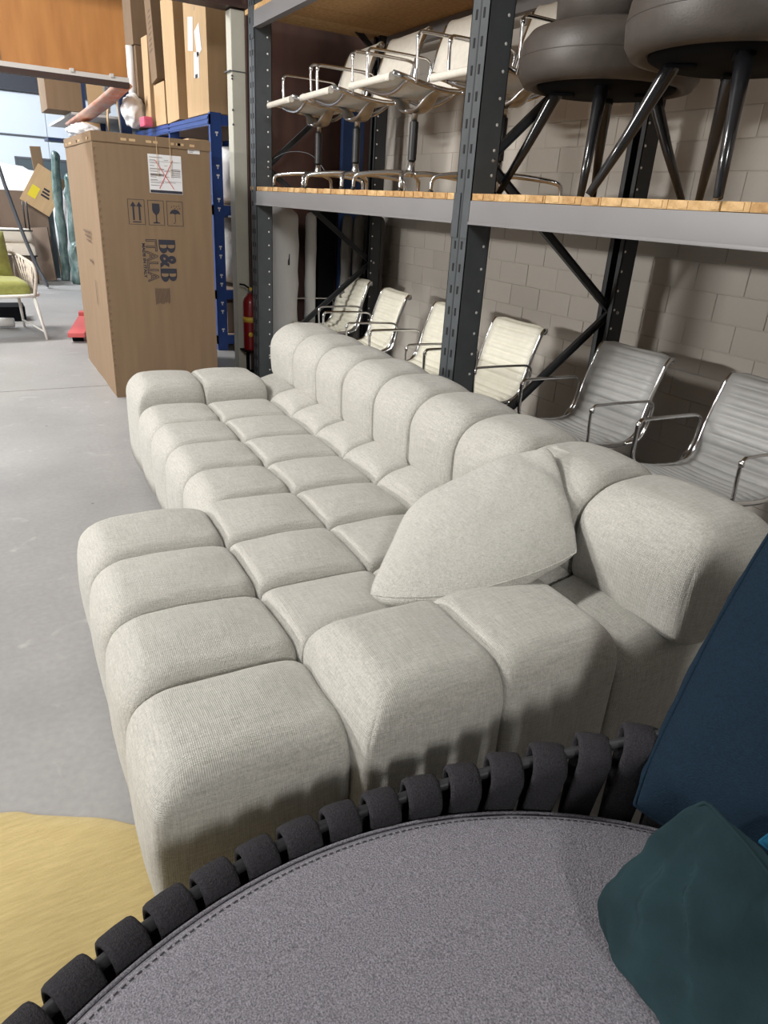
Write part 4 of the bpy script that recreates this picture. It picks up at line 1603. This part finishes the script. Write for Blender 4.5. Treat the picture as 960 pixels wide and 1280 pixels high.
sheet('dark_panel', 'dark grey flat panel standing between sign and teal rolls', .32, 1.32, .05, (1.12, 13.35, 0), -.2, R(-2), M['glass'])
sheet('brown_board', 'tall brown board standing upright behind the teal rolls', .16, 1.98, .04, (1.27, 13.7, 0), 0, R(0), M['card'], rly=R(-3))
gl = sheet('framed_glass', 'dark framed glass pane behind the tilted sign', 1.0, 1.9, .04, (1.55, 16.9, 0), 0, R(-2), M['glass'])
b = bm_()
for a in ((-.5, -.46, 0, 1.9), (.46, .5, 0, 1.9), (-.5, .5, 1.86, 1.9)):
    box(b, a[0], a[1], -.03, -.02, a[2], a[3])
obj('frame', b, M['tube'], gl, False)
for i, (x, y, r, h, tl) in enumerate(((1.33, 13.0, .07, 1.90, .02), (1.50, 12.9, .085, 1.6, .03), (1.68, 12.7, .085, 1.2, .02), (1.50, 12.55, .13, .62, .0))):
    rr = roll('teal_roll', ('tallest teal film wrapped roll, left of its group', 'second teal film wrapped roll, beside the tallest', 'third teal film wrapped roll, chest high',
                            'short stout teal film wrapped roll by the big carton')[i], x, y, r, h, M['teal_wrap'], tilt=(tl, .0), lump=.045, n=20)
lumpy('white_bundle', 'big crumpled white wrapped bundle heaped in front of the far wall', (.55, 15.6, 0), (1.9, .9, 1.75), M['wrapw'], 'bundle', 21, .18, sharp=1.3)
lumpy('white_bundle', 'small white wrapped bundle behind the tilted sign', (1.52, 15.0, 0), (.5, .5, 1.45), M['wrapw'], 'bundle', 25, .15, sharp=1.5)
sheet('left_board', 'white board beyond the curved grey tube, at the left frame edge', 1.1, 1.35, .04, (-.55, 14.3, 0), .2, R(-3), M['wrapw'])

# cream stools
def cream_seat(loc, label, rz=0):
    t = thing('cream_stool', label, 'stool', loc, rz, 'cream upholstered stools by the far sheets')
    obj('seat', tuft(-.27, .27, -.24, .24, .40, .58, (.06, .06), (.06, .06), n=8, rv=.05, lev=5), M['cream'], t)
    obj('seat_rail', tube(bm_(), [(-.27, -.245, .41), (.27, -.245, .41), (.27, .245, .41), (-.27, .245, .41)], .010, 6, closed=True), M['blackplastic'], t)
    for sx in (-1, 1):
        for sy in (-1, 1):
            obj('leg', tube(bm_(), [(sx * .24, sy * .22, 0), (sx * .24, sy * .22, .40)], .011, 8), M['blackplastic'], t)
    return t
cream_seat((.63, 12.75, 0), 'cream boucle stool right side up behind the green armchair')
t = cream_seat((.60, 12.78, 1.18), 'cream boucle stool upside down on the other, black legs in the air')
t.rotation_euler = (PI, 0, .05)

# curved grey tube standing lamp part
o = thing('curved_floor_lamp', 'long curved grey tube ending in a flat oval foot beside the green armchair', 'lamp', (.92, 12.0, 0))
pp = curve([(-.41, .06, 1.75), (-.38, .05, 1.58), (-.34, .04, 1.36), (-.27, .03, 1.04), (-.19, .02, .70), (-.10, .01, .38), (-.04, 0, .20)], 6)
obj('tube', tube(bm_(), pp, .026, 10), M['tube'], o)
pe = curve([(-.10, 0, .38), (-.05, 0, .24), (-.01, 0, .14), (.02, 0, .06), (.035, 0, .012)], 5)
rr_ = [.027, .03, .034, .038, .044, .05, .056, .062, .066, .07, .072, .074, .074, .073, .071, .068, .062, .054, .042, .028, .010]
obj('oval_end', tube(bm_(), pe, rr_[:len(pe)], 12, flat=(.9, .4)), M['tube'], o)
# left white column lamp at edge
# green armchair
def armchair():
    t = thing('garden_armchair', 'white tube armchair with rope sides and lime green cushions', 'chair', (.12, 8.20, 0), R(8))
    for i, (a, b_) in enumerate((((.33, -.30, .42), (.38, -.42, 0)), ((-.33, -.30, .42), (-.38, -.42, 0)), ((.30, .28, .40), (.34, .40, 0)), ((-.30, .28, .40), (-.34, .40, 0)))):
        obj('leg', tube(bm_(), [a, b_], [.017, .012], 10), M['whitep'], t)
    obj('seat_frame', tube(bm_(), curve([(-.33, -.32, .42), (.33, -.32, .42), (.36, .0, .42), (.30, .30, .42), (-.30, .30, .42), (-.36, 0, .42)], 5, True), .016, 8, closed=True), M['whitep'], t)
    arm = curve([(.34, -.32, .42), (.37, -.34, .60), (.37, -.26, .70), (.38, .02, .72), (.33, .30, .76), (.20, .40, .80), (0, .43, .82), (-.20, .40, .80), (-.33, .30, .76), (-.38, .02, .72),
                 (-.37, -.26, .70), (-.37, -.34, .60), (-.34, -.32, .42)], 5)
    obj('arm_frame', tube(bm_(), arm, .016, 8), M['rope'], t)
    lat = bm_()
    N_ = 9
    for s in (-1, 1):
        lo = [Vector((s * (.34 + .02 * math.sin(PI * k / N_)), -.30 + .60 * k / N_, .42)) for k in range(N_ + 1)]
        hi = [Vector((s * (.37 if k < 6 else .37 - .015 * (k - 5)), -.28 + .60 * k / N_, .70 + .006 * k)) for k in range(N_ + 1)]
        for k in range(N_ - 1):
            tube(lat, [lo[k], hi[k + 2]], .008, 6)
            tube(lat, [lo[k + 2], hi[k]], .008, 6)
    for k in range(10):
        x = -.30 + .60 * k / 9
        tube(lat, [(x, .30, .42), (x * .9 + .06, .40, .79)], .008, 6)
        tube(lat, [(x, .30, .42), (x * .9 - .06, .40, .79)], .008, 6)
    obj('rope_lattice', lat, M['rope'], t)
    obj('seat_cushion', tuft(-.32, .32, -.31, .28, .43, .55, (.05, .05), (.05, .05), n=10, rv=.05, lev=5), M['green'], t)
    bm, seam = pillow((-.27, .16, .53), (.27, .16, .53), (.26, .33, .98), (-.26, .33, .98), T=.085, pinch=.03, n=16)
    obj('back_cushion', bm, M['green'], t)
    obj('stretcher', tube(bm_(), [(.365, -.39, .08), (.33, .38, .08)], .009, 8), M['whitep'], t)
    obj('stretcher', tube(bm_(), [(-.365, -.39, .08), (-.33, .38, .08)], .009, 8), M['whitep'], t)
armchair()
carton('low black box on the floor beneath the green armchair', -.05, .45, 9.0, 9.35, 0, .16, M['black'], tape=False, cat='box')
o = obj('paper_tube', tube(bm_(), [(0, 0, .06), (.35, -.1, .06)], .05, 12), M['wrapw'], None, True, (-.05, 8.65, 0))
tag(o, 'short white paper tube lying under the green armchair', 'tube')
pj = thing('pallet_truck', 'red pallet truck forks sticking out from behind the big carton', 'pallet truck', (.745, 7.62, 0), -.22)
obj('fork', bb(-.02, .14, 0, 1.1, .055, .10, bev=.012), M['redjack'], pj, True, angle=SH)
obj('fork', bb(.30, .46, 0, 1.1, .055, .10, bev=.012), M['redjack'], pj, True, angle=SH)
obj('frame', bb(-.02, .46, 1.1, 1.25, .055, .14, bev=.02), M['redjack'], pj, True, angle=SH)
for x in (.06, .38):
    obj('roller', tube(bm_(), [(x - .05, .12, .03), (x + .05, .12, .03)], .03, 14), M['black'], pj, True, angle=SH)
